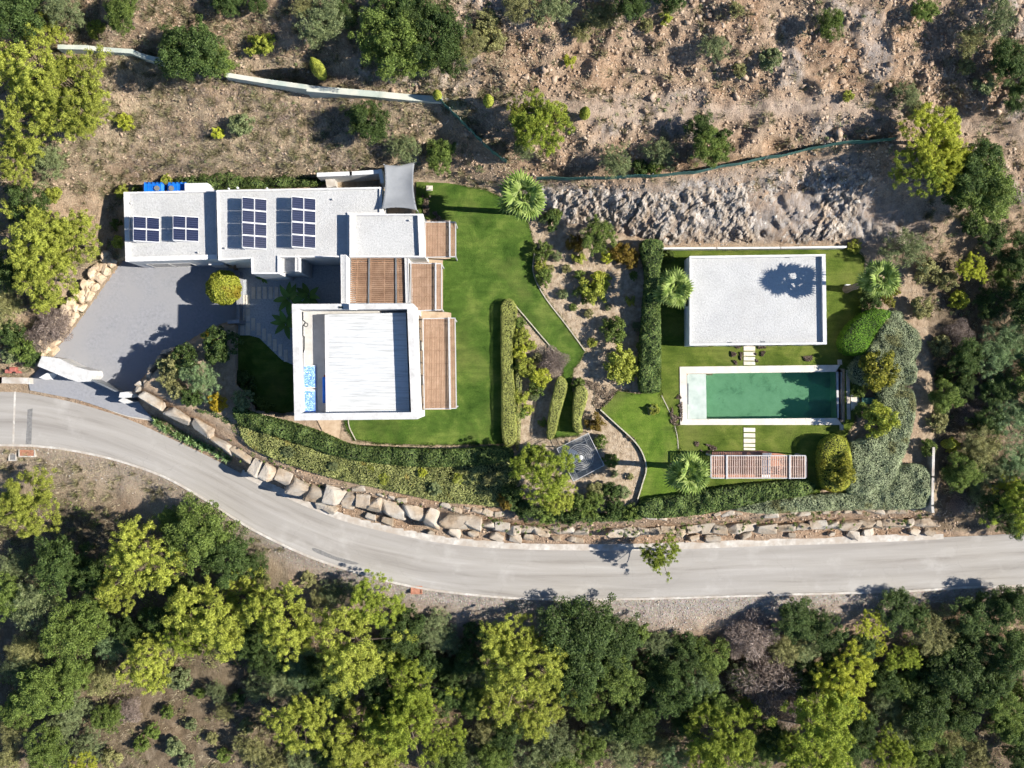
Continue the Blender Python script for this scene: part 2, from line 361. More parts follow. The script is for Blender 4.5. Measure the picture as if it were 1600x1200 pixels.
def bedrock():
    m, t, b = newmat('fractured_bedrock'); co = pos(t, (1.6, 0.55, 0.8), -0.84); cp = pos(t)
    c = ramp(t, noise(t, co, 1.3, 9, 0.72, 0.5), [(0.30, (0.15,0.105,0.07)), (0.42, (0.28,0.232,0.185)), (0.56, (0.39,0.35,0.31)), (0.72, (0.52,0.49,0.46))])
    c = mixc(t, ramp(t, noise(t, cp, 0.4, 5, 0.6), [(0.5, (0,0,0)), (0.62, (0.8,0.8,0.8))]), c, mixc(t, 0.55, c, (0.34,0.23,0.14)))
    f = noise(t, co, 7, 6, 0.75); c = mixc(t, 0.6, c, ramp(t, f, [(0.3, (0.5,0.48,0.46)), (0.5, (1,1,1)), (0.7, (1.2,1.2,1.2))]), 'MULTIPLY')
    vo = nd(t, 'ShaderNodeTexVoronoi', feature='DISTANCE_TO_EDGE'); vo.inputs['Scale'].default_value = 2.6; t.links.new(co, vo.inputs['Vector'])
    c = mixc(t, ramp(t, vo.outputs['Distance'], [(0.0, (0.8,0.8,0.8)), (0.07, (0,0,0))]), c, (0.10,0.07,0.05))
    t.links.new(c, b.inputs['Base Color']); b.inputs['Roughness'].default_value = 0.95; b.inputs['Specular IOR Level'].default_value = 0.1
    bump(t, b, f, 0.8, 0.06); return m
M['bedrock'] = bedrock()
M['stone'] = surf('loose_stone', (0.20,0.135,0.09), (0.38,0.28,0.20), (0.53,0.43,0.34), 1.5, bstr=0.4)
M['slab'] = surf('cream_stone_slab', (0.50,0.44,0.35), (0.60,0.54,0.45), (0.68,0.63,0.55), 3, bstr=0.2)
M['poolstone'] = surf('pool_coping_stone', (0.48,0.44,0.38), (0.60,0.555,0.49), (0.68,0.635,0.57), 1.6, bstr=0.1, big=(0.9, (0.55,0.505,0.44)))
M['whitegravel'] = surf('white_pebble', (0.26,0.28,0.30), (0.38,0.40,0.42), (0.48,0.50,0.52), 8, bstr=0.6, bscale=20, bdist=0.04)
M['edging'] = surf('lawn_edging', (0.30,0.27,0.20), (0.40,0.37,0.28), (0.48,0.45,0.36), 4)
M['tan_paving'] = surf('tan_paving', (0.34,0.24,0.155), (0.43,0.32,0.22), (0.50,0.39,0.28), 2.5)
M['bark'] = surf('bark', (0.06,0.042,0.03), (0.13,0.10,0.075), (0.22,0.18,0.145), 6, stretch=(3,3,0.6), bstr=0.6, bscale=14)
M['palmbark'] = surf('palm_bark', (0.10,0.075,0.05), (0.19,0.15,0.105), (0.28,0.23,0.17), 5, stretch=(1,1,6), bstr=0.6, bscale=10)
M['twig'] = surf('grey_twigs', (0.10,0.08,0.065), (0.20,0.17,0.15), (0.33,0.295,0.265), 5, bstr=0)
M['blue'] = surf('blue_plastic', (0.006,0.10,0.42), (0.008,0.14,0.55), (0.012,0.18,0.62), 2, bstr=0, rough=0.35)
M['red'] = surf('red_plastic', (0.26,0.07,0.05), (0.33,0.11,0.085), (0.40,0.17,0.14), 2, bstr=0)
M['brick'] = surf('terracotta_cover', (0.27,0.115,0.07), (0.36,0.165,0.105), (0.45,0.23,0.15), 4)
M['wallgreen'] = surf('pale_green_wall', (0.27,0.31,0.275), (0.36,0.405,0.36), (0.43,0.47,0.42), 1.3, big=(0.6, (0.52,0.50,0.43)))
M['net'] = surf('green_net', (0.035,0.115,0.095), (0.055,0.155,0.13), (0.085,0.20,0.165), 3, bstr=0)
M['sail'] = surf('grey_shade_sail', (0.165,0.175,0.19), (0.20,0.21,0.225), (0.235,0.245,0.26), 0.8, bstr=0.1, rough=0.8)
M['core'] = surf('hedge_light_block', (0.006,0.010,0.004), (0.010,0.016,0.006), (0.016,0.022,0.008), 4, bstr=0)  # near-black filler colour for the light-blocking core added inside hedges

def solar_mat():
    m, t, b = newmat('solar_cells'); tc = nd(t, 'ShaderNodeTexCoord')
    br = nd(t, 'ShaderNodeTexBrick'); br.offset = 0; br.inputs['Scale'].default_value = 1
    br.inputs['Color1'].default_value = (0.010,0.014,0.036,1); br.inputs['Color2'].default_value = (0.014,0.020,0.046,1)
    br.inputs['Mortar'].default_value = (0.06,0.06,0.11,1); br.inputs['Mortar Size'].default_value = 0.010
    br.inputs['Brick Width'].default_value = 0.9; br.inputs['Row Height'].default_value = 0.163
    t.links.new(tc.outputs['Object'], br.inputs['Vector']); t.links.new(br.outputs[0], b.inputs['Base Color'])
    b.inputs['Roughness'].default_value = 0.12; b.inputs['Specular IOR Level'].default_value = 0.35; return m
M['solar'] = solar_mat()
M['alu'] = surf('aluminium_frame', (0.58,0.58,0.60), (0.66,0.66,0.68), (0.72,0.72,0.74), 3, bstr=0, rough=0.4)
def blue_panel():
    m, t, b = newmat('blue_collector_painted_glint'); co = pos(t, (1,1,1))
    f = noise(t, co, 7, 4, 0.7, 1.5)
    c = ramp(t, f, [(0.36, (0.02,0.07,0.28)), (0.48, (0.035,0.15,0.55)), (0.58, (0.25,0.42,0.70)), (0.66, (0.62,0.70,0.78))])  # pale end of the ramp paints reflections into the blue
    t.links.new(c, b.inputs['Base Color']); b.inputs['Roughness'].default_value = 0.3; return m
M['bluepanel'] = blue_panel()
def water_mat():
    m, t, b = newmat('green_pool_water'); b.inputs['Roughness'].default_value = 0.03
    b.inputs['Base Color'].default_value = (0.006,0.05,0.032,1)
    tr = nd(t, 'ShaderNodeBsdfTransparent'); tr.inputs[0].default_value = (0.74,0.87,0.80,1)
    mx = nd(t, 'ShaderNodeMixShader'); mx.inputs[0].default_value = 0.22
    t.links.new(tr.outputs[0], mx.inputs[1]); t.links.new(b.outputs[0], mx.inputs[2])
    t.links.new(mx.outputs[0], t.nodes['Material Output'].inputs[0])
    bump(t, b, noise(t, pos(t), 3, 4), 0.1, 0.02); return m
M['water'] = water_mat()
def pool_floor():
    m, t, b = newmat('algae_pool_floor'); co = pos(t)
    c = ramp(t, noise(t, co, 0.9, 8, 0.7, 0.5), [(0.30, (0.07,0.16,0.09)), (0.44, (0.18,0.33,0.20)), (0.6, (0.22,0.38,0.24)), (0.75, (0.25,0.41,0.26))])
    c = mixc(t, ramp(t, noise(t, co, 2.0, 6, 0.7, 1.0), [(0.62, (0,0,0)), (0.70, (0.75,0.75,0.75))]), c, (0.015,0.06,0.035))
    t.links.new(c, b.inputs['Base Color']); b.inputs['Roughness'].default_value = 0.8; return m
M['poolfloor'] = pool_floor()
M['poolshelf'] = surf('pool_shelf', (0.30,0.36,0.325), (0.41,0.465,0.425), (0.48,0.525,0.485), 1.4)

L = leafmat
M['pine'] = L('pine_needles', (0.13, 0.155, 0.026), (0.345, 0.38, 0.057), (0.545, 0.57, 0.105))
M['pine_lime'] = L('pine_needles_lime', (0.2, 0.225, 0.02), (0.455, 0.48, 0.05), (0.63, 0.65, 0.1))
M['pine_deep'] = L('pine_needles_deep', (0.1, 0.135, 0.018), (0.255, 0.32, 0.038), (0.43, 0.48, 0.07))
M['oak'] = L('dark_evergreen_leaves', (0.022, 0.042, 0.01), (0.068, 0.112, 0.026), (0.14, 0.195, 0.055))
M['green'] = L('mid_green_leaves', (0.05, 0.078, 0.015), (0.14, 0.2, 0.038), (0.26, 0.33, 0.08))
M['olive'] = L('grey_green_leaves', (0.090,0.119,0.048), (0.205,0.245,0.106), (0.356,0.399,0.187))
M['dusty'] = L('dusty_olive_leaves', (0.126,0.124,0.043), (0.277,0.267,0.103), (0.470,0.458,0.202))
M['pale'] = L('pale_feathery_leaves', (0.086,0.135,0.055), (0.203,0.287,0.125), (0.328,0.431,0.205))
M['dead'] = L('dead_brown_twigs', (0.09, 0.062, 0.048), (0.21, 0.16, 0.13), (0.37, 0.3, 0.26), 0.1)
M['gold'] = L('olive_gold_leaves', (0.085, 0.095, 0.012), (0.235, 0.23, 0.03), (0.39, 0.365, 0.055))
M['yellow'] = L('yellow_leaves', (0.221,0.163,0.012), (0.468,0.338,0.020), (0.676,0.500,0.045))
M['hedge_olive'] = L('clipped_olive_hedge', (0.145,0.170,0.019), (0.299,0.319,0.040), (0.463,0.463,0.073), accent=((0.25,0.20,0.02), 0.5, 0.58))
M['hedge_green'] = L('glossy_hedge', (0.034, 0.066, 0.016), (0.095, 0.145, 0.036), (0.19, 0.245, 0.068))
M['hedge_lime'] = L('bright_hedge', (0.051,0.128,0.008), (0.114,0.247,0.015), (0.200,0.360,0.030))
M['hedge_grey'] = L('grey_green_hedge', (0.12, 0.15, 0.075), (0.3, 0.345, 0.19), (0.46, 0.5, 0.31), accent=((0.19,0.19,0.075), 0.4, 0.56))
M['bank'] = L('flowering_bank', (0.11, 0.13, 0.04), (0.3, 0.32, 0.1), (0.48, 0.49, 0.19), accent=((0.36,0.29,0.075), 0.65, 0.60))
M['hedge_pale'] = L('clipped_pale_hedge', (0.2, 0.22, 0.05), (0.36, 0.38, 0.1), (0.5, 0.51, 0.16))
M['autumn'] = L('rusty_shrub_leaves', (0.085,0.052,0.010), (0.20,0.13,0.024), (0.30,0.24,0.04))
M['palm'] = L('palm_fronds', (0.107,0.166,0.030), (0.239,0.321,0.071), (0.378,0.451,0.139), 0.25)
M['banana'] = L('banana_leaves', (0.06,0.12,0.02), (0.12,0.21,0.04), (0.2,0.3,0.07), 0.25)
M['agave'] = L('agave_leaves', (0.11, 0.19, 0.06), (0.22, 0.33, 0.12), (0.34, 0.45, 0.2), 0.1)
M['turf'] = L('turf_fringe', (0.03,0.055,0.010), (0.065,0.10,0.018), (0.12,0.15,0.035), 0.15, 0.0)
M['straw'] = L('dry_grass', (0.2, 0.16, 0.1), (0.37, 0.31, 0.205), (0.55, 0.48, 0.34), 0.15, 0.0)
M['scrub'] = L('dry_scrub', (0.11, 0.1, 0.05), (0.22, 0.2, 0.1), (0.35, 0.315, 0.18), 0.15, 0.0)
M['litter'] = L('dead_plants', (0.05,0.034,0.022), (0.12,0.085,0.06), (0.22,0.17,0.13), 0.05)
# ------------------------------------------------------------------ terrain
ROAD_T = [(-400,600),(0,612),(45,615),(120,630),(200,655),(260,682),(330,715),(400,752),(470,785),(540,812),(620,832),(700,847),(800,855),(900,857),(1000,857),(1100,854),(1200,850),(1300,847),(1400,843),(1460,840),(1600,833),(2000,808)]
ROAD_B = [(-400,690),(0,695),(60,697),(110,703),(180,718),(250,742),(300,768),(340,793),(400,830),(480,868),(560,895),(650,917),(750,930),(850,936),(950,936),(1050,934),(1150,931),(1250,928),(1400,924),(1500,918),(1600,914),(2000,892)]
WALL_T = [(-400,560),(0,575),(75,590),(205,606),(230,612),(300,652),(380,702),(480,747),(600,775),(700,795),(800,806),(900,812),(1000,812),(1150,806),(1300,802),(1460,797),(1600,790),(2000,770)]
GARDEN = [(192,293),(500,283),(650,279),(720,284),(790,298),(850,345),(930,365),(1035,384),(1330,384),(1400,398),(1440,450),(1455,600),(1460,780),(1300,790),(1150,793),(1000,798),(900,798),(800,788),(700,768),(600,750),(500,728),(400,690),(300,640),(222,602),(265,548),(330,510),(372,500),(372,430),(330,408),(190,410)]
DRIVE = [(190,408),(330,406),(380,426),(380,502),(357,503),(330,512),(265,550),(222,592),(207,612),(222,636),(242,657),(200,650),(120,624),(47,610),(44,595),(75,560),(110,520),(150,465)]
POOL = [(1074,585),(1316,579),(1316,655),(1074,655)]
ROAD_Z = -3.0
def ip(px, pts): return np.interp(px, [p[0] for p in pts], [p[1] for p in pts])
def zprofile(PX, PY):
    yt = ip(PX, ROAD_T); yb = ip(PX, ROAD_B); yw = ip(PX, WALL_T)
    c = np.ones_like(PX)
    ys = [c*-450, c*0, ip(PX, [(0,120),(250,130),(700,165),(850,175),(1600,175)]),
          ip(PX, [(0,250),(500,250),(700,262),(830,285),(1000,283),(1080,272),(1390,226),(1600,235)]),
          ip(PX, [(0,330),(190,292),(600,284),(790,300),(860,345),(1000,372),(1040,384),(1330,384),(1420,410),(1600,420)]),
          np.minimum(yw, yt-30), np.minimum(yw+26, yt-14), yt, yb, yb+45, yb+110, c*1210, c*1650]
    zs = [c*11, ip(PX, [(0,7),(700,6.5),(1600,8)]), ip(PX, [(0,4.2),(700,3.6),(850,4.6),(1600,5.2)]),
          ip(PX, [(0,2.6),(500,1.9),(700,1.2),(830,1.4),(900,3.0),(1100,4.0),(1390,4.2),(1600,3.2)]),
          ip(PX, [(0,1.2),(150,0.3),(190,0.0),(1400,0.0),(1480,-0.4),(1600,-0.8)]),
          ip(PX, [(0,-1.6),(150,-2.2),(220,-0.9),(300,-0.45),(1440,-0.45),(1470,-1.2),(1600,-1.8)]),
          c*-2.8, c*ROAD_Z, c*ROAD_Z, c*-4.1, c*-6.8, ip(PX, [(0,-8.5),(800,-9.5),(1600,-10)]), c*-14]
    z = np.full_like(PX, 11.0)
    for i in range(len(ys)-1):
        m = (PY >= ys[i]) & (PY <= ys[i+1])
        t = (PY-ys[i])/np.maximum(ys[i+1]-ys[i], 1e-3)
        z = np.where(m, zs[i]*(1-t)+zs[i+1]*t, z)
    return np.where(PY > 1650, -14, z), ys
def drive_z(py): return -2.2 - 0.0030*(np.asarray(py)-405)
STEP = 4
gx = np.arange(-240, 1841, STEP); gy = np.arange(-240, 1441, STEP)
PX, PY = np.meshgrid(gx.astype(float), gy.astype(float))
Z, YS = zprofile(PX, PY)
from_in = inside(PX, PY, GARDEN); dG = dist_poly(PX, PY, GARDEN); sG = np.where(from_in, 1.0, np.clip(1-dG/8, 0, 1))
yt, yb = YS[7], YS[8]
onroad = (PY > yt-6) & (PY < yb+6)
in_dr = inside(PX, PY, DRIVE); dD = dist_poly(PX, PY, DRIVE); sD = np.where(in_dr, 1.0, np.clip(1-dD/6, 0, 1))
WX0 = (PX-800)/S; WY0 = (600-PY)/S
wild = (1-sG)*(1-sD)*np.where(onroad, 0.0, 1.0)
n_big = vnoise(WX0, WY0, 0.18, 1)-0.5; n_mid = vnoise(WX0, WY0, 0.7, 2)-0.5; n_fin = vnoise(WX0, WY0, 2.2, 3)-0.5
# the rock cut behind the annex
cliff_lo, cliff_hi = YS[4], YS[3]
tC = np.clip((PY-cliff_hi)/np.maximum(cliff_lo-cliff_hi, 1), 0, 1)
incl = (PY > cliff_hi) & (PY < cliff_lo+6)
rockm = np.where(incl, np.interp(PX, [480,500,540,560,780,850,900,1330,1420,1480], [0,0.5,0.5,0.1,0.1,0.9,1,1,0.6,0.0]), 0)*np.clip(np.sin(np.pi*np.clip(tC, 0, 1))*2.2, 0, 1)
rockm *= np.clip(0.55+1.6*(vnoise(WX0, WY0, 0.35, 11)-0.35), 0, 1)
ridge = 1-np.abs(2*vnoise(WX0*0.9+WY0*0.55, WY0*0.5-WX0*0.3, 1.5, 4)-1)
ridge2 = 1-np.abs(2*vnoise(WX0*0.9+WY0*0.55, WY0*0.5-WX0*0.3, 3.4, 5)-1)
Z += wild*(n_big*0.9 + n_mid*0.35 + n_fin*0.16)*np.where((PY > yt-60) & (PY < yb+25), 0.25, 1.0)
track = np.exp(-((PY-ip(PX, [(650,175),(800,160),(950,172),(1100,178),(1250,165),(1400,168),(1600,215)]))/17.0)**2)*np.interp(PX, [640,800,1400,1600], [0,1,1,0.6])
upper = np.where((PY < ip(PX, [(0,70),(250,85),(700,140),(860,262),(1100,255),(1400,210),(1600,320)])), 1.0, 0.0)*np.interp(PX, [0,500,720,1600], [0.35,0.45,1,1])*(1-0.9*track)
rdg = lambda sc_, sd_: 1-np.abs(2*vnoise(WX0*0.8-WY0*0.4, WY0*0.8+WX0*0.3, sc_, sd_)-1)
Z += upper*((rdg(0.33, 71)-0.5)*0.75+(rdg(0.9, 72)-0.5)*0.38+(rdg(2.0, 73)-0.5)*0.2)
upper_rock = upper*np.clip((vnoise(WX0, WY0, 0.28, 74)-0.62)*5, 0, 0.6)
Z += rockm*((ridge-0.5)*0.55+(ridge2-0.5)*0.30)
Z = Z*(1-sG) + sG*(-0.05 + 0.05*n_mid + 0.05*n_fin)
Z = Z*(1-sD) + sD*(drive_z(PY)-0.12)
Z = np.where(onroad & (sD < 0.5), ROAD_Z-0.06, Z)
COURT = [(372,404),(545,402),(545,478),(470,478),(470,640),(440,650),(400,640),(372,600)]
Z = np.where(inside(PX, PY, COURT), -2.75, Z)
in_pool = inside(PX, PY, POOL); Z = np.where(in_pool, -2.3, Z)
K = (H-Z)/H/S
TX = (PX-800)*K; TY = (600-PY)*K
ny, nx = PX.shape
idx = np.arange(nx*ny).reshape(ny, nx)
F = np.stack([idx[1:, :-1], idx[1:, 1:], idx[:-1, 1:], idx[:-1, :-1]], -1).reshape(-1, 4)
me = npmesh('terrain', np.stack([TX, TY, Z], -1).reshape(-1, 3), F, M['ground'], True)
def put_attr(me, name, arr):
    a = me.attributes.new(name, 'FLOAT', 'POINT'); a.data.foreach_set('value', np.clip(arr, 0, 1).astype(np.float32).ravel())
below = (PY > yb)
verge = np.where(below, np.clip(1.2-(PY-yb)/np.interp(PX, [0,350,420,800,1000,1500,1600], [60,70,35,60,75,30,14]), 0, 1), 0)
verge_gravel = verge*np.interp(PX, [0,300,420,600,1600], [0.35,0.45,0.8,1,1])
put_attr(me, 'rock', np.maximum(rockm, upper_rock))
put_attr(me, 'track', track)
dryz = np.interp(PX, [0,60,160,620,760,850,1600], [0.2,0.3,0.9,0.85,0.4,0.1,0.1])*np.where((PY > 90) & (PY < 300), 1, 0.25)
dryz = np.where((PY > 300) & (PY < 620) & (PX < 200), 0.5, dryz); dryz = np.where(below & (PX < 450), 0.75, dryz)
dryz = np.where((PX > 1440) & (PY > 300) & (PY < 830), 0.35, dryz)
put_attr(me, 'dry', dryz*np.clip(0.3+1.3*vnoise(WX0, WY0, 0.3, 12), 0, 1))
put_attr(me, 'gravel', verge_gravel)
put_attr(me, 'litter', np.where(below, np.clip((PY-yb-60)/60, 0, 0.75), np.where((PX > 1440) & (PY > 400) & (PY < 830), np.clip((PX-1440)/40, 0, 0.7), 0)))  # dry litter plus painted-in tree shade, below the road and on the right slope
put_attr(me, 'bed', sG*np.where((PX > 780) & (PX < 1010), 1.0, 0.55))
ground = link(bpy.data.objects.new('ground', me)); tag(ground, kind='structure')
def ground_z(x, y):
    z = 0.0
    for _ in range(6):
        k = H*S/(H-z); px = 800+x*k; py = 600-y*k
        fi = min(max((px-gx[0])/STEP, 0), nx-1.001); fj = min(max((py-gy[0])/STEP, 0), ny-1.001)
        i, j = int(fi), int(fj); a, b = fi-i, fj-j
        z = float((Z[j,i]*(1-a)+Z[j,i+1]*a)*(1-b)+(Z[j+1,i]*(1-a)+Z[j+1,i+1]*a)*b)
    return z
def ground_at(px, py):
    "terrain height under a photograph pixel, vectorised"
    fi = np.clip((np.asarray(px, float)-gx[0])/STEP, 0, nx-1.001); fj = np.clip((np.asarray(py, float)-gy[0])/STEP, 0, ny-1.001)
    i = fi.astype(int); j = fj.astype(int); a = fi-i; b = fj-j
    return (Z[j,i]*(1-a)+Z[j,i+1]*a)*(1-b)+(Z[j+1,i]*(1-a)+Z[j+1,i+1]*a)*b

# ------------------------------------------------------------------ flat sheets
def sheet(name, poly, z, mat, thick=0.0, parent=None, kind='structure', smooth=0):
    if smooth: poly = smooth_poly(poly, smooth)
    pts = Wp(poly, z) if not callable(z) else [W(x, y, float(z(y))) for x, y in poly]
    if area(pts) < 0: pts = pts[::-1]
    bm = bmesh.new(); vs_ = [bm.verts.new(p) for p in pts]; f = bm.faces.new(vs_)
    if thick:
        r = bmesh.ops.extrude_face_region(bm, geom=[f])
        for v in r['geom']:
            if isinstance(v, bmesh.types.BMVert): pass
        for v in vs_: v.co.z -= thick
    bmesh.ops.recalc_face_normals(bm, faces=bm.faces[:])
    bmesh.ops.triangulate(bm, faces=[q for q in bm.faces if len(q.verts) > 4])
    me = bpy.data.meshes.new(name); bm.to_mesh(me); bm.free(); me.materials.append(mat)
    if not thick:
        if len(me.polygons) and me.polygons[0].normal.z < 0: me.flip_normals()
    o = link(bpy.data.objects.new(name, me), parent)
    if kind and parent is None: o['kind'] = kind
    return o
def strip(name, left, right, z, mat, across=6, side=0.0, parent=None):
    "ribbon between two pixel polylines, with road-like UVs in metres"
    n = len(left); vs_ = []; uv = []
    u = 0.0; prev = None
    zf = z if callable(z) else (lambda *_: z)
    for i in range(n):
        a = W(*left[i], zf(i)); b = W(*right[i], zf(i)); m = (a+b)/2
        if prev is not None: u += (m-prev).length
        prev = m; wd = (a-b).length
        for k in range(across+1):
            t = k/across; vs_.append(a.lerp(b, t)); uv.append((u, wd*t))
    fs = []
    for i in range(n-1):
        for k in range(across):
            q = i*(across+1)+k; fs.append((q, q+1, q+across+2, q+across+1))
    if side:
        base = len(vs_)
        for i in range(n): vs_.append(vs_[i*(across+1)] - Vector((0,0,side))); uv.append((0,0))
        for i in range(n): vs_.append(vs_[i*(across+1)+across] - Vector((0,0,side))); uv.append((0,0))
        for i in range(n-1):
            fs.append((i*(across+1), (i+1)*(across+1), base+i+1, base+i))
            fs.append((i*(across+1)+across, base+n+i, base+n+i+1, (i+1)*(across+1)+across))
    me = bpy.data.meshes.new(name); me.from_pydata(vs_, [], fs); me.materials.append(mat)
    ul = me.uv_layers.new(name='UVMap')
    for l in me.loops: ul.data[l.index].uv = uv[l.vertex_index]
    bm = bmesh.new(); bm.from_mesh(me); bmesh.ops.recalc_face_normals(bm, faces=bm.faces[:]); bm.to_mesh(me); bm.free()
    if me.polygons[0].normal.z < 0: me.flip_normals()
    o = link(bpy.data.objects.new(name, me), parent)
    if parent is None: o['kind'] = 'structure'
    return o
def resample(a, n):
    a = smooth_poly(a, 6, False); d = [0]
    for i in range(1, len(a)): d.append(d[-1]+math.hypot(a[i][0]-a[i-1][0], a[i][1]-a[i-1][1]))
    t = np.linspace(0, d[-1], n)
    return list(zip(np.interp(t, d, [p[0] for p in a]), np.interp(t, d, [p[1] for p in a])))
rt = resample(ROAD_T, 160); rb = resample(ROAD_B, 160)
strip('road', rt, rb, ROAD_Z, M['road'], 8)
def offs(line, d):
    out = []
    for i, p in enumerate(line):
        q0 = line[max(i-1, 0)]; q1 = line[min(i+1, len(line)-1)]
        ex, ey = q1[0]-q0[0], q1[1]-q0[1]; L_ = math.hypot(ex, ey) or 1
        out.append((p[0]+ey/L_*d, p[1]-ex/L_*d))
    return out
def crop(line, x0, x1): return [p for p in line if x0 <= p[0] <= x1]
kt = crop(resample(ROAD_T, 420), 372, 1475)
strip('gutter', offs(kt, 8), offs(kt, -3), lambda i: ROAD_Z+0.05, M['kerb'], 2, 0.15)
kb = resample(ROAD_B, 400)
strip('kerb', offs(kb, 1.0), offs(kb, -2.2), lambda i: ROAD_Z+0.06, M['kerb'], 2, 0.15)
sheet('driveway', DRIVE, drive_z, M['drive'])
dk = [(47,610),(80,613),(120,623),(160,636),(200,650),(240,657)]
strip('driveway_edge', offs(resample(dk, 30), 1.2), offs(resample(dk, 30), -1.2), lambda i: ROAD_Z+0.03, M['kerb'], 1, 0.05)
sheet('tarmac_patch', [(43,640),(51,638),(50,660),(49,694),(40,694),(42,665)], ROAD_Z+0.004, M['patch'])
sheet('tarmac_patch', [(488,856),(500,859),(525,870),(558,879),(557,882),(540,880),(510,870),(490,861)], ROAD_Z+0.004, M['patch'], smooth=2)
sheet('tarmac_patch', [(22,612),(25,612),(22,696),(19,696)], ROAD_Z+0.004, M['kerb'])

LAWN_A = [(650,284),(700,286),(762,298),(806,320),(826,350),(836,390),(833,425),(850,462),(885,508),(914,548),(906,566),(896,576),(893,600),(905,680),(865,684),(880,600),(878,578),(868,552),(840,518),(812,486),(806,478),(806,692),(760,694),(660,695),(590,692),(552,686),(541,668),(536,648),(620,640),(700,636),(690,500),(690,360),(650,340)]
sheet('lawn', LAWN_A, 0.03, M['lawn'])
LAWN_B = [(1030,392),(1065,390),(1335,388),(1350,402),(1352,450),(1345,490),(1335,560),(1335,660),(1310,700),(1280,772),(1060,778),(1060,700),(1055,664),(1068,660),(1320,660),(1320,576),(1068,579),(1068,658),(1054,662),(1050,655),(1032,625),(1030,540)]
sheet('lawn', LAWN_B, 0.030, M['lawn_olive'])
LAWN_C = [(938,640),(965,611),(1000,616),(1030,608),(1036,625),(1050,652),(1058,680),(1060,702),(1061,778),(996,782),(1004,756),(1010,732),(1004,708),(990,688),(962,662)]
sheet('lawn', LAWN_C, 0.034, M['lawn_bright'])
sheet('lawn', [(372,518),(470,515),(480,640),(440,646),(400,636),(372,596)], -2.62, M['lawn'])
# lawn edging strips
def edging(pts, wpx=1.6, h=0.08, mat='edging', name='lawn_edging', z=0.03):
    l = resample(pts, max(8, len(pts)*5)); return strip(name, offs(l, wpx/2), offs(l, -wpx/2), lambda i: z+h, M[mat], 1, h+0.06)
edging([(836,392),(833,425),(850,462),(885,508),(914,548)])
edging([(806,478),(840,518),(868,552),(878,578)])
edging([(938,640),(962,662),(990,688),(1004,708),(1010,732),(1004,756),(996,782)], 1.8, 0.22)
edging([(1034,618),(1050,652),(1058,680),(1060,702)], 1.2, 0.04)
edging([(1031,540),(1031,600)], 1.2, 0.06)
edging([(544,654),(546,668),(556,688)], 1.4, 0.08)
# courtyard, terraces
sheet('courtyard', [(372,404),(545,400),(545,480),(470,480),(470,575),(440,562),(405,528),(390,524),(372,524)], -2.6, M['whitegravel'])
sheet('terrace', [(636,342),(704,344),(704,404),(692,405),(692,487),(705,489),(705,640),(636,640)], 0.05, M['tan_paving'], 0.1)
sheet('terrace', [(495,655),(533,655),(530,685),(505,676)], 0.02, M['tan_paving'])
# ------------------------------------------------------------------ buildings
def attach(o, root):
    "parent an object modelled in world coordinates to a thing's Empty"
    o.parent = root
    if root.type == 'EMPTY': o.matrix_parent_inverse = (Matrix.Translation(root.location) @ root.rotation_euler.to_matrix().to_4x4()).inverted()
    return o
def block(root, poly, ztop, zroof, zbot, pw=0.25, roofmat='gravel', capmat='coping', wallmat='white'):
    out = Wp(poly, ztop); out = [Vector((p.x, p.y, 0)) for p in out]
    if area(out) < 0:
        out = out[::-1]
        if hasattr(pw, '__len__'): pw = list(pw)[:-1][::-1] + [pw[-1]]
    wall_in = inset(out, 0.02)
    b = MB(); b.prism(wall_in, zbot, zroof-0.06); attach(b.build('wall', M[wallmat]), root)
    inn = inset(out, pw)
    b = MB(); b.ring(out, inn, zroof-0.058, ztop); attach(b.build('parapet', M[capmat]), root)
    b = MB(); b.prism(inset(inn, 0.004), zroof-0.055, zroof); attach(b.build('roof', M[roofmat]), root)
def opening(root, a, b_, z0, z1, kind='window', proud=0.03, fw=0.07, mat='frame'):
    "framed window or door on the wall line a-b (world xy, outward on the right-hand side)"
    a = Vector((a[0], a[1], 0)); b_ = Vector((b_[0], b_[1], 0)); d = (b_-a); Ln = d.length; d.normalize(); n = Vector((d.y, -d.x, 0))
    def slab(s0, s1, za, zb, t0, t1, mb):
        p = [a+d*s0+n*t0, a+d*s1+n*t0, a+d*s1+n*t1, a+d*s0+n*t1]; mb.prism(p, za, zb)
    f = MB()
    slab(0, fw, z0, z1, -0.05, proud, f); slab(Ln-fw, Ln, z0, z1, -0.05, proud, f)
    slab(fw, Ln-fw, z0, z0+fw, -0.05, proud, f); slab(fw, Ln-fw, z1-fw, z1, -0.05, proud, f)
    if Ln > 1.6: slab(Ln/2-fw/2, Ln/2+fw/2, z0+fw, z1-fw, -0.05, proud, f)
    fo = attach(f.build(kind, M[mat]), root)
    q = MB(); slab(fw, Ln-fw, z0+fw, z1-fw, -0.05, proud-0.018, q); po = q.build('pane', M['glass']); po.parent = fo
    return fo
villa = empty('villa', W(500, 400, 0), 'white flat-roofed modern villa of stepped blocks beside the driveway', 'house')
block(villa, [(193,300),(337,297),(339,405),(196,409)], 2.0, 1.80, -2.6, [0.14,0.05,0.36,0.36])
block(villa, [(338,297),(597,292),(597,334),(545,334),(545,402),(436,402),(436,428),(393,428),(392,404),(341,407)], 2.85, 2.70, -2.8, [0.14,0.2,0.1,0.1,0.12,0.12,0.12,0.12,0.12,0.16])
block(villa, [(436,400),(463,400),(463,423),(436,425)], 2.0, 1.95, -2.7, 0.05)
block(villa, [(461,398),(467,398),(467,424),(461,424)], 2.75, 2.70, -2.7, 0.05)
block(villa, [(546,334),(661,334),(664,402),(546,402)], 3.6, 3.28, 0.0, [0.12,0.42,0.12,0.42])
block(villa, [(532,398),(541,398),(541,474),(533,474)], 4.7, 4.66, -2.7, 0.05)
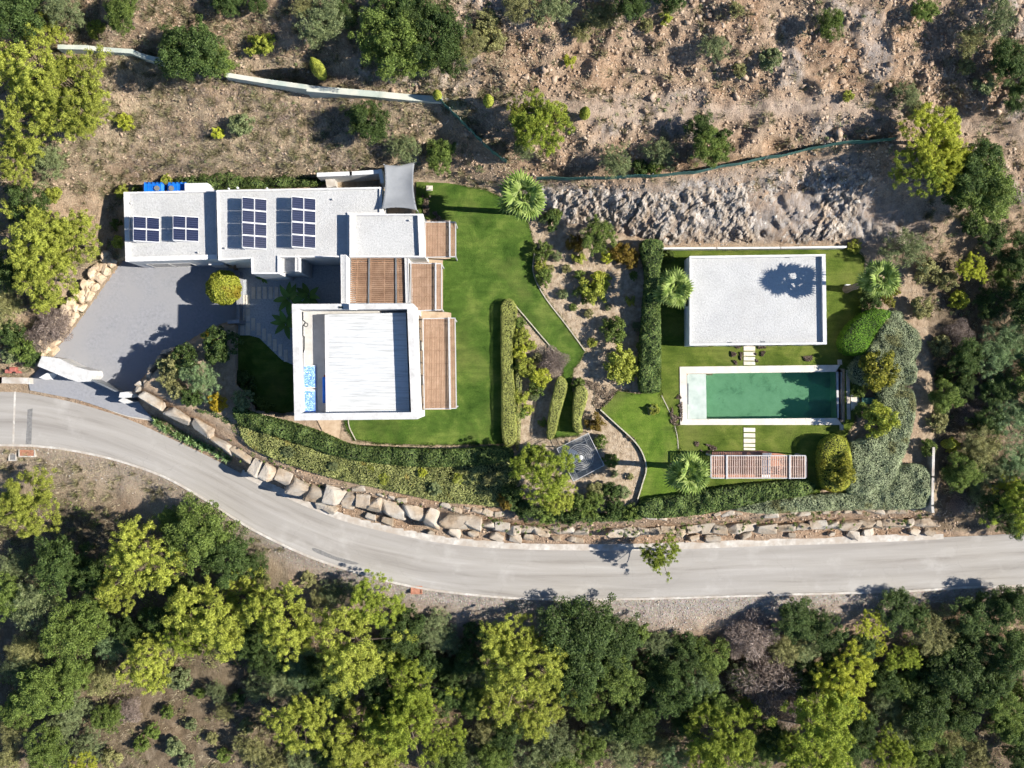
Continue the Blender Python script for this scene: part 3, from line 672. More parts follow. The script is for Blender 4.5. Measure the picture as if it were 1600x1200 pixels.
block(villa, [(632,402),(638,402),(640,473),(634,473)], 3.0, 2.96, 0.0, 0.05)
# two-storey main block with sunk roof terrace
MAIN = [(456,475),(645,474),(652,655),(460,657)]
block(villa, MAIN, 6.8, 5.0, -2.8, [0.40,0.42,0.50,0.48], 'terrace_floor', 'greycoping')
b = MB(); b.prism([Vector((p.x, p.y, 0)) for p in Wp([(512.5,491),(634,488.5),(640,646.2),(514.5,648)], 5.82)], 5.004, 5.82)
attach(b.build('raised_roof', M['ribbed']), villa)
b = MB(); b.prism([Vector((p.x, p.y, 0)) for p in Wp([(507.6,492),(512.2,491.8),(514.2,648),(509.4,648)], 5.82)], 5.004, 5.88)
attach(b.build('roof_kerb', M['white']), villa)
b = MB(); b.prism([Vector((p.x, p.y, 0)) for p in Wp([(545,474.6),(556,474.4),(556.5,484),(545.5,484)], 7.3)], 6.802, 7.3); attach(b.build('chimney', M['white'], bevel=0.01), villa)
b = MB(); b.prism([Vector((p.x, p.y, 0)) for p in Wp([(529,478.5),(536,478.5),(536,482),(529,482)], 6.86)], 6.802, 6.86); attach(b.build('roof_vent', M['glass']), villa)
# black pipe run and details along the terrace parapet
b = MB()
pipe = [(473,487),(473,500),(477,504),(473,510),(473,524),(475,526),(475,546),(473,552),(473,644)]
b.tube([W(x, y, 5.7) for x, y in pipe], 0.055, 6); b.tube([W(478+3*math.cos(a), 507.5+3*math.sin(a), 5.65) for a in np.linspace(0, 2*math.pi, 14)[:-1]], 0.035, 5, True)
attach(b.build('drain_pipe', M['darkmetal']), villa)
# vents on the low roofs
b = MB(); b.prism([Vector((p.x, p.y, 0)) for p in Wp([(560,335.5),(578,335.3),(578,343.5),(560,343.6)], 2.9)], 2.701, 2.74)
for (x, y, s, z) in ((417,293.8,3,2.852),(357,294.5,3,2.852),(371,293.2,4,2.852)):
    b = MB(); p = W(x, y, z+0.3); r_ = s/S*0.5
    b.tube([(p.x,p.y,z),(p.x,p.y,z+0.22)], r_*0.6, 8); b.tube([(p.x,p.y,z+0.22),(p.x,p.y,z+0.3)], [r_, r_*0.8], 8); attach(b.build('vent_cap', M['white']), villa)
# openings
def wl(px, py, z): p = W(px, py, z); return (p.x, p.y)
mw = [Vector((p.x,p.y,0)) for p in Wp(MAIN, 6.8)]; mw = inset(mw, 0.02)
def along(a, c, t0, t1): return (a.lerp(c, t0), a.lerp(c, t1))
for t0, t1 in ((0.06,0.30),(0.38,0.62),(0.70,0.94)):
    s_, e_ = along(mw[2], mw[1], t0, t1); opening(villa, s_, e_, 0.12, 2.35, 'door')
for t0, t1 in ((0.12,0.34),(0.58,0.86)):
    s_, e_ = along(mw[3], mw[2], t0, t1); opening(villa, s_, e_, 3.3, 5.2); opening(villa, s_, e_, 0.12, 2.3, 'door')
for t0, t1 in ((0.2,0.32),(0.6,0.72)):
    s_, e_ = along(mw[0], mw[3], t0, t1); opening(villa, s_, e_, 3.4, 5.0)
g0 = [Vector((p.x,p.y,0)) for p in inset([Vector((q.x,q.y,0)) for q in Wp([(193,300),(337,297),(339,405),(196,409)], 2.0)], 0.02)]
s_, e_ = along(g0[3], g0[2], 0.12, 0.62)
opening(villa, s_, e_, -2.2, 0.2, 'garage_door', mat='steel')
r0 = [Vector((p.x,p.y,0)) for p in inset([Vector((q.x,q.y,0)) for q in Wp([(546,334),(661,334),(664,402),(546,402)], 3.6)], 0.02)]
s_, e_ = along(r0[2], r0[1], 0.15, 0.85); opening(villa, s_, e_, 0.12, 2.4, 'door')

annex = empty('annex', W(1184, 470, 0), 'white single-storey annex with gravel roof beside the swimming pool', 'house')
ANX = [(1077.5,400),(1290,397),(1292,538),(1077.5,540)]
block(annex, ANX, 2.6, 2.28, 0.0, [0.16,0.28,0.16,0.12])
a0 = inset([Vector((p.x,p.y,0)) for p in Wp(ANX, 2.6)], 0.02)
for t0, t1 in ((0.06,0.20),(0.34,0.52),(0.62,0.78),(0.85,0.95)):
    s_, e_ = along(a0[3], a0[2], t0, t1); opening(annex, s_, e_, 0.1, 2.1, 'door')
s_, e_ = along(a0[0], a0[3], 0.3, 0.55); opening(annex, s_, e_, 0.9, 1.9)
s_, e_ = along(a0[2], a0[1], 0.3, 0.6); opening(annex, s_, e_, 0.1, 2.1, 'door')

for x_, y_ in ((1140,535.5),(1192,534),(1216,536),(1098,403),(1230,402)):
    p = W(x_, y_, 2.3); b = MB(); b.box((p.x-0.16, p.y-0.05, 2.281), (p.x+0.16, p.y+0.05, 2.32)); attach(b.build('drain', M['gatemetal']), annex)
for x_, y_ in ((205,318),(310,395),(352,388),(520,312),(640,345)):
    zz = 1.8 if x_ < 337 else 3.28 if x_ > 600 else 2.7; p = W(x_, y_, zz); b = MB(); b.tube([(p.x, p.y, zz), (p.x, p.y, zz+0.16), (p.x, p.y, zz+0.22)], [0.07, 0.07, 0.03], 8); attach(b.build('vent', M['steel']), villa)
# ------------------------------------------------------------------ free-standing walls
def wall_line(name, pts, ztop, h, thick, mat, label, cat='wall'):
    "wall whose top edge runs through the pixels; ztop may be a function of the index"
    root = empty(name, W(*pts[len(pts)//2], 0), label, cat)
    zt = ztop if callable(ztop) else (lambda i: ztop)
    b = MB(); P = [W(x, y, zt(i)) for i, (x, y) in enumerate(pts)]
    for i in range(len(P)-1):
        d = (P[i+1]-P[i]); d.z = 0; d.normalize(); n = Vector((-d.y, d.x, 0))*thick/2; e = d*thick*0.3
        q = [P[i]-n-e, P[i+1]-n+e, P[i+1]+n+e, P[i]+n-e]
        lo = [Vector((v.x, v.y, v.z-h)) for v in q]
        b.add([*q, *lo], [(0,1,2,3),(7,6,5,4),(0,4,5,1),(1,5,6,2),(2,6,7,3),(3,7,4,0)])
    attach(b.build('wall_body', M[mat]), root); return root
wall_line('retaining_wall', [(92,73),(135,74),(160,77),(205,80),(225,88),(250,94)], lambda i: 6.1-i*0.12, 2.2, 0.32, 'wallgreen', 'pale green stepped wall segment at the upper left beside the pines')
wall_line('retaining_wall', [(355,117),(410,126),(480,136)], lambda i: 5.1-i*0.1, 2.0, 0.34, 'wallgreen', 'pale green wall segment between dark tree and small leaning cypress')
wall_line('retaining_wall', [(482,138),(540,143),(600,148),(640,152),(688,155)], lambda i: 4.9-i*0.12, 1.9, 0.45, 'wallgreen', 'long pale green wall segment ending at the start of the green net')
wall_line('boundary_kerb', [(690,154),(745,156),(810,162)], lambda i: 4.1, 0.6, 0.25, 'kerb', 'low pale concrete kerb continuing the wall past the small cypresses')
wall_line('yard_wall', [(497,273),(548,271),(594,268)], 2.3, 2.4, 0.3, 'white', 'white service-yard wall behind the villa beside the shade sail')
wall_line('yard_wall', [(594,266),(597,284)], 2.4, 2.4, 0.28, 'white', 'short white wall end beside the shade sail corner')
wall_line('yard_wall', [(515,277),(517,288)], 1.2, 1.3, 0.7, 'kerb', 'stub of cream wall inside the service yard')
wall_line('garden_wall', [(1036,388),(1120,387.5),(1220,387),(1322,385.5)], 0.9, 1.0, 0.14, 'white', 'thin white wall behind the annex at the foot of rock')
wall_line('property_wall', [(1459,700),(1458,745),(1457,790),(1458,800)], 0.9, 3.4, 0.2, 'kerb', 'narrow pale wall at the right end of the garden hedges')
wall_line('roadside_wall', [(-60,593),(0,594),(43,595)], -2.1, 1.2, 0.5, 'kerb', 'cream roadside wall at the left edge of the picture')
# gate: curved white wall, pillars, sliding leaf
gw = empty('gate_wall', W(100, 575, -2), 'broad white capped wall on the left of the driveway gate', 'wall')
b = MB(); b.prism([Vector((p.x,p.y,0)) for p in Wp([(65,556),(92,560),(118,573),(141,579),(143,587),(136,596),(122,597),(106,592),(58,572)], -0.4)], -3.1, -0.4); attach(b.build('wall_body', M['greycoping'], bevel=0.02), gw)
b = MB(); b.prism([Vector((p.x,p.y,0)) for p in Wp([(60,590),(74,582),(78,583),(70,593)], -1.3)], -3.1, -1.3); attach(b.build('buttress', M['white'], bevel=0.02), gw)
gp = empty('gate_pillar', W(195, 622, -2.3), 'white gate pillar on the right side of the driveway entrance', 'pillar')
b = MB(); b.prism([Vector((p.x,p.y,0)) for p in Wp([(187,613),(199,612),(205,616),(203,621),(193,622),(185,621)], -0.5)], -3.1, -0.5); attach(b.build('shaft', M['greycoping'], bevel=0.02), gp)
b = MB(); b.prism([Vector((p.x,p.y,0)) for p in Wp([(184,626),(192,621),(208,628),(194,631)], -1.5)], -3.1, -1.5); attach(b.build('foot_block', M['greycoping'], bevel=0.02), gp)
sg = empty('sliding_gate', W(165, 603, -2.3), 'grey metal gate leaf closing the driveway between white pillars', 'gate')
ga, gb = W(141, 592, -1.1), W(187, 614, -1.1); d = (gb-ga); d.z = 0; Lg = d.length; d.normalize(); n = Vector((-d.y, d.x, 0))*0.04
for k in range(9):
    z0 = -2.76+k*0.185; b = MB(); b.prism([ga+n, gb+n, gb-n, ga-n], z0, z0+0.16); attach(b.build('board', M['gatemetal']), sg)
b = MB(); b.prism([ga+n*1.6, gb+n*1.6, gb-n*1.6, ga-n*1.6], -1.09, -1.0); attach(b.build('top_rail', M['gatemetal']), sg)
# planter walls beside the courtyard
wall_line('planter_wall', [(357,503),(372,502)], -0.6, 1.9, 0.3, 'drive', 'dark low wall between driveway and courtyard slabs')
wall_line('courtyard_wall', [(372,428),(372,502)], -1.8, 0.8, 0.25, 'drive', 'long low wall along the courtyard edge beside the round tree')
wall_line('driveway_pillar', [(330,407),(345,407)], -0.4, 2.2, 0.7, 'white', 'white block at the garage corner by the round tree')

# ------------------------------------------------------------------ pergolas
def bar(root, name, p, q, w_, h_, mat):
    "rectangular bar from p to q (world), its top at the given z"
    p = Vector(p); q = Vector(q); d = q-p; d.z = 0; d.normalize(); n = Vector((-d.y, d.x, 0))*w_/2
    b = MB(); b.add([p+n, q+n, q-n, p-n]+[v-Vector((0,0,h_)) for v in (p+n, q+n, q-n, p-n)], [(0,1,2,3),(7,6,5,4),(0,4,5,1),(1,5,6,2),(2,6,7,3),(3,7,4,0)])
    return attach(b.build(name, M[mat]), root)
def pergola(poly, z, n, along_y, slat_w, label, beams=(), rafters=5, mat='wood', name='pergola', frame='steel', post=True, zb=0.0, jitter=0.0, skip=None):
    "poly = four pixel corners (tl, tr, br, bl); slats run along y (image vertical) or x"
    tl, tr, br, bl = [W(x, y, z) for x, y in poly]
    root = empty(name, ((tl+br)/2).to_tuple()[:2]+(zb,), label, 'pergola')
    for k in range(n):
        t = (k+0.5)/n
        if along_y: a, c = tl.lerp(tr, t), bl.lerp(br, t)
        else: a, c = tl.lerp(bl, t), tr.lerp(br, t)
        s_ = slat_w(t) if callable(slat_w) else slat_w
        j = Vector((0, 0, random.uniform(-jitter, jitter)))
        bar(root, 'slat', a+j, c+j, s_, 0.04, mat)
    for k in range(rafters):
        t = (k+0.5)/rafters
        if along_y: a, c = tl.lerp(bl, t), tr.lerp(br, t)
        else: a, c = tl.lerp(tr, t), bl.lerp(br, t)
        dz = Vector((0,0,-0.046)); bar(root, 'rafter', a+dz, c+dz, 0.06, 0.12, mat)
    for t, wd, up in beams:
        if along_y: a, c = tl.lerp(tr, t), bl.lerp(br, t)
        else: a, c = tl.lerp(tr, t), bl.lerp(br, t)
        u = Vector((0,0,up)); e = (c-a).normalized()*0.06; bar(root, 'beam', a+u-e, c+u+e, wd, 0.2 if up > 0.06 else 0.16, frame)
    if frame:
        for a, c in ((tl,tr),(bl,br),(tr,br),(tl,bl)):
            u = Vector((0,0,0.006)); bar(root, 'edge_rail', a+u, c+u, 0.07, 0.10, frame)
    if post:
        for a in (tr, br) if post == 'right' else (tl, tr, br, bl):
            c = (tl+br)/2; p = a.lerp(c, 0.03)
            b = MB(); b.box((p.x-0.05, p.y-0.05, zb), (p.x+0.05, p.y+0.05, z-0.1)); attach(b.build('post', M[frame or mat]), root)
    return root
pergola([(664,347),(712,347),(712,401),(665,402)], 2.75, 19, True, 0.104, 'small wooden pergola beside the upper villa block and lawn', [(0.81,0.11,0.22)], 4, post='right')
pergola([(642,411),(690,412),(690,484),(642,486)], 2.75, 19, True, 0.104, 'middle wooden pergola between villa wall and lawn', [(0.81,0.11,0.22)], 5, post='right')
pergola([(661,498),(711,497),(713,638),(663,639)], 2.75, 19, True, 0.104, 'longest wooden pergola along the two-storey block', [(0.81,0.13,0.25)], 7, post='right')
pergola([(548,402),(632,402),(633,474),(546,474)], 2.8, 23, False, 0.105, 'slatted wooden pergola over the inner patio between white walls', [(0.345,0.10,0.10),(0.84,0.10,0.10)], 4, post=False, frame='gatemetal', jitter=0.004)
sheet('patio_deck', [(541,400),(636,400),(636,480),(541,480)], 0.06, M['wooddeck'], 0.08)
pp = pergola([(1111,712),(1259,712),(1259,747),(1111,747)], 2.4, 42, True, 0.075, 'long slatted pergola with silver frame below the pool', [(0.165,0.12,0.12),(0.83,0.12,0.12)], 3, mat='slatpale', frame='steel', zb=0.03)
sheet('paving', [(1112,706),(1190,704),(1215,708),(1235,712),(1262,716),(1262,746),(1140,748),(1112,744)], 0.05, M['brick'], 0.05)
# sunbed under the pergola
sbp = empty('sunbed', W(1197, 732, 0.05), 'white sunbed in the shade of the slatted pool pergola', 'sunbed')
b = MB(); p = W(1197,728,0.4); b.box((p.x-0.35,p.y-0.9,0.28),(p.x+0.35,p.y+0.6,0.42)); attach(b.build('mattress', M['white'], bevel=0.03), sbp)
b = MB(); b.add([(p.x-0.35,p.y+0.6,0.3),(p.x+0.35,p.y+0.6,0.3),(p.x+0.35,p.y+0.95,0.75),(p.x-0.35,p.y+0.95,0.75),(p.x-0.35,p.y+0.66,0.24),(p.x+0.35,p.y+0.66,0.24),(p.x+0.35,p.y+1.02,0.7),(p.x-0.35,p.y+1.02,0.7)],[(0,1,2,3),(7,6,5,4),(0,4,5,1),(1,5,6,2),(2,6,7,3),(3,7,4,0)]); attach(b.build('backrest', M['white']), sbp)
for sx in (-0.3, 0.3):
    for sy in (-0.8, 0.5):
        b = MB(); b.box((p.x+sx-0.03,p.y+sy-0.03,0.05),(p.x+sx+0.03,p.y+sy+0.03,0.28)); attach(b.build('leg', M['steel']), sbp)

# ------------------------------------------------------------------ swimming pool
pool = empty('swimming_pool', W(1190, 618, 0), 'rectangular green-water swimming pool with cream coping in the lawn', 'pool')
out = [Vector((p.x,p.y,0)) for p in Wp([(1062,573),(1313,570),(1316,664),(1063,664)], 0.10)]
inn = [Vector((p.x,p.y,0)) for p in Wp([(1073,584),(1306,581),(1308,653),(1074,655)], 0.10)]
def seg_quads(o0, o1, i0, i1, n):
    for k in range(n): yield (o0.lerp(o1, k/n), o0.lerp(o1, (k+1)/n), i0.lerp(i1, (k+1)/n), i0.lerp(i1, k/n))
for (a, c, n_) in ((0,1,14),(3,2,14),(0,3,4)):
    for q in seg_quads(out[a], out[c], inn[a], inn[c], n_):
        q = inset([Vector(v) for v in q], 0.004); b = MB(); b.prism(q, -0.08, 0.10); attach(b.build('coping_slab', M['poolstone']), pool)
b = MB()   # basin shell: floor and sides
fl = inset(inn, -0.01); n_ = 4
vs_ = [(p.x,p.y,-0.08) for p in fl]+[(p.x,p.y,-1.5) for p in fl]
b.add(vs_, [(4,5,6,7)]+[(i,(i+1)%4,4+(i+1)%4,4+i) for i in range(4)]); attach(b.build('basin', M['poolfloor']), pool)
b = MB(); b.prism([Vector((p.x,p.y,0)) for p in Wp([(1073.5,584.5),(1103,584.2),(1104,654.5),(1074.4,654.8)], -0.12)], -1.49, -0.088); attach(b.build('shallow_shelf', M['poolshelf']), pool)
b = MB(); b.prism([Vector((p.x,p.y,0)) for p in Wp([(1074,599),(1076,599),(1076,632),(1074,632)], 0.0)], -0.087, -0.03); attach(b.build('shelf_kerb', M['gatemetal']), pool)
b = MB(); b.prism([Vector((p.x,p.y,0)) for p in Wp([(1103.5,608),(1105,608),(1105,630),(1103.5,630)], -0.2)], -1.49, -0.3); attach(b.build('step_edge', M['poolfloor']), pool)
wq = inset(inn, -0.008)
b = MB(); b.add([(p.x,p.y,-0.10) for p in wq], [(0,1,2,3) if area(wq) > 0 else (3,2,1,0)]); attach(b.build('water_surface', M['water']), pool)
for poly, z0, z1, nm, mt in (([(1306.3,581.2),(1310,581),(1311,653),(1308.2,653)], -1.5, -0.09, 'overflow_edge', 'steel'),
                    ([(1313.5,581.5),(1322,581),(1323.5,654),(1315,654)], -0.6, -0.30, 'overflow_channel', 'poolstone'),
                    ([(1322.3,578),(1327.5,578),(1329,655),(1323.8,655)], -0.7, 0.10, 'outer_wall', 'kerb'),
                    ([(1310,562),(1315,562),(1316,569.7),(1310.5,570)], -0.2, 0.30, 'corner_post', 'kerb'),
                    ([(1313,664.3),(1318,664),(1318,672),(1313.5,672)], -0.2, 0.30, 'corner_post', 'kerb'),
                    ([(1329.5,617),(1342,617),(1343,641),(1330,641)], -0.1, 0.08, 'side_slab', 'poolstone')):
    b = MB(); b.prism([Vector((p.x,p.y,0)) for p in Wp(poly, z1)], z0, z1); attach(b.build(nm, M[mt]), pool)
# stepping-stone paths
def slab_path(name, rects, z, mat, th=0.06):
    root = empty(name, W(rects[0][0], rects[0][1], 0)); root['kind'] = 'structure'
    for (x0, y0, x1, y1) in rects:
        j = random.uniform(-0.4, 0.4)
        b = MB(); b.prism([Vector((p.x,p.y,0)) for p in Wp([(x0,y0+j),(x1,y0-j*0.5),(x1,y1),(x0,y1+j*0.5)], z)], z-th, z); attach(b.build('slab', M[mat], bevel=0.008), root)
slab_path('stepping_path', [(1162,541,1180,548),(1162,549.5,1180,556),(1162,557.5,1180,563.5),(1162,565,1180,570.5)], 0.075, 'slab')
slab_path('stepping_path', [(1162,668.5,1180,675),(1162,677,1180,683.5),(1162,685.5,1180,692),(1162,693.5,1180,698.5),(1162,700,1180,703.5)], 0.075, 'slab')
crt = [(375+8.6*c, 461+21.6*r, 381.8+8.6*c, 480.5+21.6*r) for c in range(2) for r in range(3)]
crt += [(392.5,497,398.5,516.5)] + [(401+8.5*k, 505+8.2*k, 407+8.5*k, 524+8.2*k) for k in range(6)]
crt += [(393+9*k, 448, 399+9*k, 467) for k in range(6)]
slab_path('courtyard_path', crt, -2.53, 'slab')

# ------------------------------------------------------------------ solar arrays on the roofs
def solar(corner, cols, rows, zr, tilt, label, pw_=0.93, ph_=0.885, gap=0.06):
    "corner = top-left pixel of the high edge; panels slope down towards the right (towards the sun)"
    hi = cols*(pw_+0.03)*math.sin(tilt)+0.10
    p = W(*corner, zr+hi); root = empty('solar_array', (p.x, p.y, zr), label, 'solar panels')
    ct, st = math.cos(tilt), math.sin(tilt)
    def tp(x, z=0.0): return (x*ct + z*st, hi - x*st + z*ct)
    for r in range(rows):
        for c in range(cols):
            x0 = c*(pw_+0.03); y0 = -(r*(ph_+gap))
            X0, Z0 = tp(x0, 0.04); X1, Z1 = tp(x0+pw_, 0.04); XB0, ZB0 = tp(x0); XB1, ZB1 = tp(x0+pw_)
            g = MB(); g.add([(X0,y0,Z0),(X1,y0,Z1),(X1,y0-ph_,Z1),(X0,y0-ph_,Z0),(XB0,y0,ZB0),(XB1,y0,ZB1),(XB1,y0-ph_,ZB1),(XB0,y0-ph_,ZB0)],
                  [(0,1,2,3),(7,6,5,4),(0,4,5,1),(1,5,6,2),(2,6,7,3),(3,7,4,0)])
            fr = g.build('panel', M['alu'], root)
            q = MB(); e = 0.02; A0, B0 = tp(x0+e, 0.046); A1, B1 = tp(x0+pw_-e, 0.046)
            q.add([(A0,y0-e,B0),(A1,y0-e,B1),(A1,y0-ph_+e,B1),(A0,y0-ph_+e,B0)], [(0,3,2,1)]); q.build('cells', M['solar'], fr)
    Wd = cols*(pw_+0.03)
    for k in range(rows+1):
        y = -k*(ph_+gap)+gap/2
        XH, ZH = tp(0.03, -0.02); XL, ZL = tp(Wd-0.05, -0.02)
        g = MB(); g.tube([(XH,y,ZH),(XL,y,ZL),(XL,y,0.0)], 0.018, 4); g.tube([(XH,y,0.0),(XH,y,ZH)], 0.018, 4); g.tube([(XH,y,0.02),(XL,y,0.02)], 0.018, 4); g.build('support', M['alu'], root)
    return root
T33 = math.radians(33)
solar((378,308), 2, 4, 2.70, T33, 'left of the two eight-panel solar arrays on the middle roof')
solar((455.5,307), 2, 4, 2.70, T33, 'right of the two eight-panel solar arrays on the middle roof')
solar((208,338), 2, 2, 1.80, math.radians(27), 'left four-panel solar array on the garage roof')
solar((270,337), 2, 2, 1.80, math.radians(27), 'right four-panel solar array on the garage roof, nearer the middle roof')
# blue collectors on the roof terrace
for k, (y0, y1, lab) in enumerate(((571,606,'upper blue water collector with painted glints on the roof terrace'),(609,645,'lower blue water collector with painted glints on the roof terrace'))):
    root = empty('water_collector', W(481, (y0+y1)/2, 5.02), lab, 'solar panel')
    b = MB(); q = [W(475,y0,5.25), W(493,y0,5.25), W(493.5,y1,5.25), W(475.5,y1,5.25)]
    for i, v in enumerate(q): v.z = 5.1 if i in (1, 2) else 5.42
    lo = [v-Vector((0,0,0.07)) for v in q]
    b.add(q+lo, [(0,1,2,3),(7,6,5,4),(0,4,5,1),(1,5,6,2),(2,6,7,3),(3,7,4,0)]); attach(b.build('tray', M['alu']), root)
    c = sum(q, Vector())/4; q2 = [c+(v-c)*0.95+Vector((0,0,0.006)) for v in q]
    b = MB(); b.add(q2, [(0,3,2,1)]); attach(b.build('glass_face', M['bluepanel']), root)
    for i in (0, 3):
        b = MB(); v = q[i]; b.box((v.x,v.y-0.03,5.0),(v.x+0.04,v.y+0.03,5.34)); attach(b.build('leg', M['alu']), root)
tk = empty('roof_tank', W(505, 610, 5.0), 'blue cylindrical tank lying in the roof terrace shadow with red cap', 'tank')
b = MB(); a_, c_ = W(507,589,5.3), W(507.5,630,5.3); b.tube([a_, a_.lerp(c_,0.03), a_.lerp(c_,0.97), c_], [0.12,0.16,0.16,0.12], 12); attach(b.build('barrel', M['blue']), tk)
b = MB(); v = W(507.5,585.5,5.3); b.tube([v, a_], [0.05,0.06], 8); attach(b.build('cap', M['red']), tk)
# blue water butts behind the garage
for x0, lab in ((221,'left blue water tank behind the garage wall'),(259,'right blue water tank behind the garage wall')):
    root = empty('water_tank', W(x0+16, 291, 0.3), lab, 'tank')
    p = W(x0+16, 292.5, 1.9); b = MB()
    b.box((p.x-0.80,p.y-0.45,0.0),(p.x+0.80,p.y+0.45,1.7)); attach(b.build('body', M['blue'], bevel=0.16), root)
    for k in range(5):
        b = MB(); xx = p.x-0.62+k*0.31; b.box((xx-0.03,p.y-0.43,1.66),(xx+0.03,p.y+0.43,1.73)); attach(b.build('rib', M['blue'], bevel=0.015), root)
    b = MB(); cx_ = p.x+(0.35 if x0 < 240 else -0.4); b.tube([(cx_,p.y-0.05,1.70),(cx_,p.y-0.05,1.82)], 0.2, 14); attach(b.build('lid', M['patch']), root)
ch = wall_line('chimney_block', [(292,292),(321,291.5)], 2.1, 2.2, 0.55, 'white', 'white plinth at the back of the garage roof beside the tanks')
# shade sail
sail = empty('shade_sail', W(622, 292, 0), 'grey four-cornered shade sail behind the villa over the patio', 'awning')
cs = [W(600,257,3.1), W(648,252,2.5), W(652,329,3.0), W(595,327,3.2)]
N_ = 14; g = []
for i in range(N_+1):
    for j in range(N_+1):
        u, v = i/N_, j/N_
        pu = (u-0.5)*(1-0.16*4*v*(1-v)*1.0)+0.5; pv = (v-0.5)*(1-0.10*4*u*(1-u))+0.5
        p = (cs[0].lerp(cs[1], pu)).lerp(cs[3].lerp(cs[2], pu), pv); p.z -= 0.28*16*u*(1-u)*v*(1-v); g.append(p)
fs = [(i*(N_+1)+j, (i+1)*(N_+1)+j, (i+1)*(N_+1)+j+1, i*(N_+1)+j+1) for i in range(N_) for j in range(N_)]
me = bpy.data.meshes.new('cloth'); me.from_pydata(g, [], fs); me.materials.append(M['sail'])
for p_ in me.polygons: p_.use_smooth = True
so = link(bpy.data.objects.new('cloth', me)); attach(so, sail); md = so.modifiers.new('thick', 'SOLIDIFY'); md.thickness = 0.01
for c in (cs[0], cs[1], cs[2]):
    b = MB(); b.tube([(c.x,c.y,-0.1),(c.x,c.y,c.z+0.05)], 0.04, 8); attach(b.build('mast', M['steel']), sail)
# ------------------------------------------------------------------ iron gazebo with ring roof
gz = empty('iron_gazebo', W(907, 716, 0), 'black iron square gazebo with concentric-ring top among garden shrubs', 'gazebo')
gc = [W(870,701,2.2), W(919,677,2.2), W(944,727,2.2), W(896,752,2.2)]
for k in range(4):
    a, c = gc[k], gc[(k+1) % 4]; d = (c-a).normalized(); n = Vector((-d.y, d.x, 0))
    if n.dot((gc[0]+gc[2])/2-a) < 0: n = -n
    for j, off in enumerate((0.0, 0.14, 0.28, 0.42)):
        b = MB(); b.tube([a+n*off, c+n*off], 0.028 if j in (0, 3) else 0.016, 5); attach(b.build('rail', M['steel' if j == 0 else 'gatemetal']), gz)
    b = MB(); b.tube([(a.x,a.y,-0.05), tuple(a)], 0.045, 6); attach(b.build('post', M['gatemetal']), gz)
cz = (gc[0]+gc[2])/2
for k, r_ in enumerate((0.28,0.42,0.56,0.70,0.84,0.98)):
    b = MB(); b.tube([cz+Vector((r_*math.cos(a), r_*math.sin(a), 0.55-0.5*r_)) for a in np.linspace(0, 2*math.pi, 33)[:-1]], 0.016, 4, True); attach(b.build('ring', M['steel']), gz)
for k in range(8):
    a = k*math.pi/4+0.4; b = MB(); b.tube([cz+Vector((0,0,0.56)), cz+Vector((1.0*math.cos(a),1.0*math.sin(a),0.05)), cz+Vector((1.45*math.cos(a),1.45*math.sin(a),0.0))], 0.014, 4); attach(b.build('spoke', M['gatemetal']), gz)
b = MB(); b.tube([cz+Vector((0,0,0.50)), cz+Vector((0,0,0.58)), cz+Vector((0,0,0.66))], [0.16,0.18,0.05], 12); attach(b.build('finial', M['white']), gz)
sheet('gazebo_floor', [(870,701),(919,677),(944,727),(896,752)], 0.03, M['patch'])
b = MB(); tz = W(893,713,0.7); b.tube([(tz.x,tz.y,0.72),(tz.x,tz.y,0.76)], 0.55, 18); b.tube([(tz.x,tz.y,0.03),(tz.x,tz.y,0.72)], 0.05, 8)
tag(b.build('garden_table', M['white']), 'round pale table standing inside the iron gazebo', 'table')
# ------------------------------------------------------------------ fences of green net
def net_fence(pts, h, label):
    root = empty('net_fence', W(*pts[0], 0), label, 'fence')
    l = resample(pts, 26); P = []
    for x, y in l:
        z = float(ground_at(x, y)); p = W(x, y, z); P.append(Vector((p.x, p.y, ground_z(p.x, p.y))))
    g = []; 
    for i, p in enumerate(P): 
        wv_ = 0.05*math.sin(i*2.1); g += [p+Vector((0,wv_,-0.1)), p+Vector((0.0,wv_-0.05,h+0.08*math.sin(i*1.3)))]
    me = bpy.data.meshes.new('net'); me.from_pydata(g, [], [(2*i,2*i+2,2*i+3,2*i+1) for i in range(len(P)-1)]); me.materials.append(M['net'])
    o = link(bpy.data.objects.new('net', me)); attach(o, root); o.modifiers.new('thick', 'SOLIDIFY').thickness = 0.012
    for i in range(0, len(P), 4):
        b = MB(); b.tube([P[i]-Vector((0,0,0.2)), P[i]+Vector((0,0,h+0.1))], 0.025, 5); attach(b.build('post', M['steel']), root)
net_fence([(688,160),(712,183),(742,213),(768,238),(792,256)], 1.3, 'green net fence running down the slope from the wall end')
net_fence([(838,281),(900,281),(970,279),(1050,275),(1090,270),(1150,258),(1230,243),(1300,228),(1392,221)], 1.3, 'long green net fence above the rock cut behind the annex')
# ------------------------------------------------------------------ small roadside things
def cover(x0, y0, x1, y1, label, mat='brick', rim='kerb'):
    gz_ = ground_z(*W((x0+x1)/2, (y0+y1)/2, -3.0)[:2])
    root = empty('utility_cover', W((x0+x1)/2, (y0+y1)/2, gz_), label, 'cover')
    q = [Vector((p.x,p.y,0)) for p in Wp([(x0,y0),(x1,y0),(x1,y1),(x0,y1)], gz_)]
    b = MB(); b.ring(q, inset(q, 0.09), gz_-0.15, gz_+0.14); attach(b.build('rim', M[rim]), root)
    b = MB(); b.prism(inset(q, 0.092), gz_-0.1, gz_+0.09); attach(b.build('lid', M[mat]), root)
cover(30,699,56,714, 'larger terracotta utility cover at the left road verge')
cover(14.5,708,26.5,720, 'small square utility cover beside the larger terracotta one', 'patch')
cover(642,915,660,928, 'red terracotta cover on the gravel verge below the road', 'brick', 'brick')
rp = empty('red_crate', W(14, 578, -1.2), 'red plastic heap behind the roadside wall at left edge', 'crate')
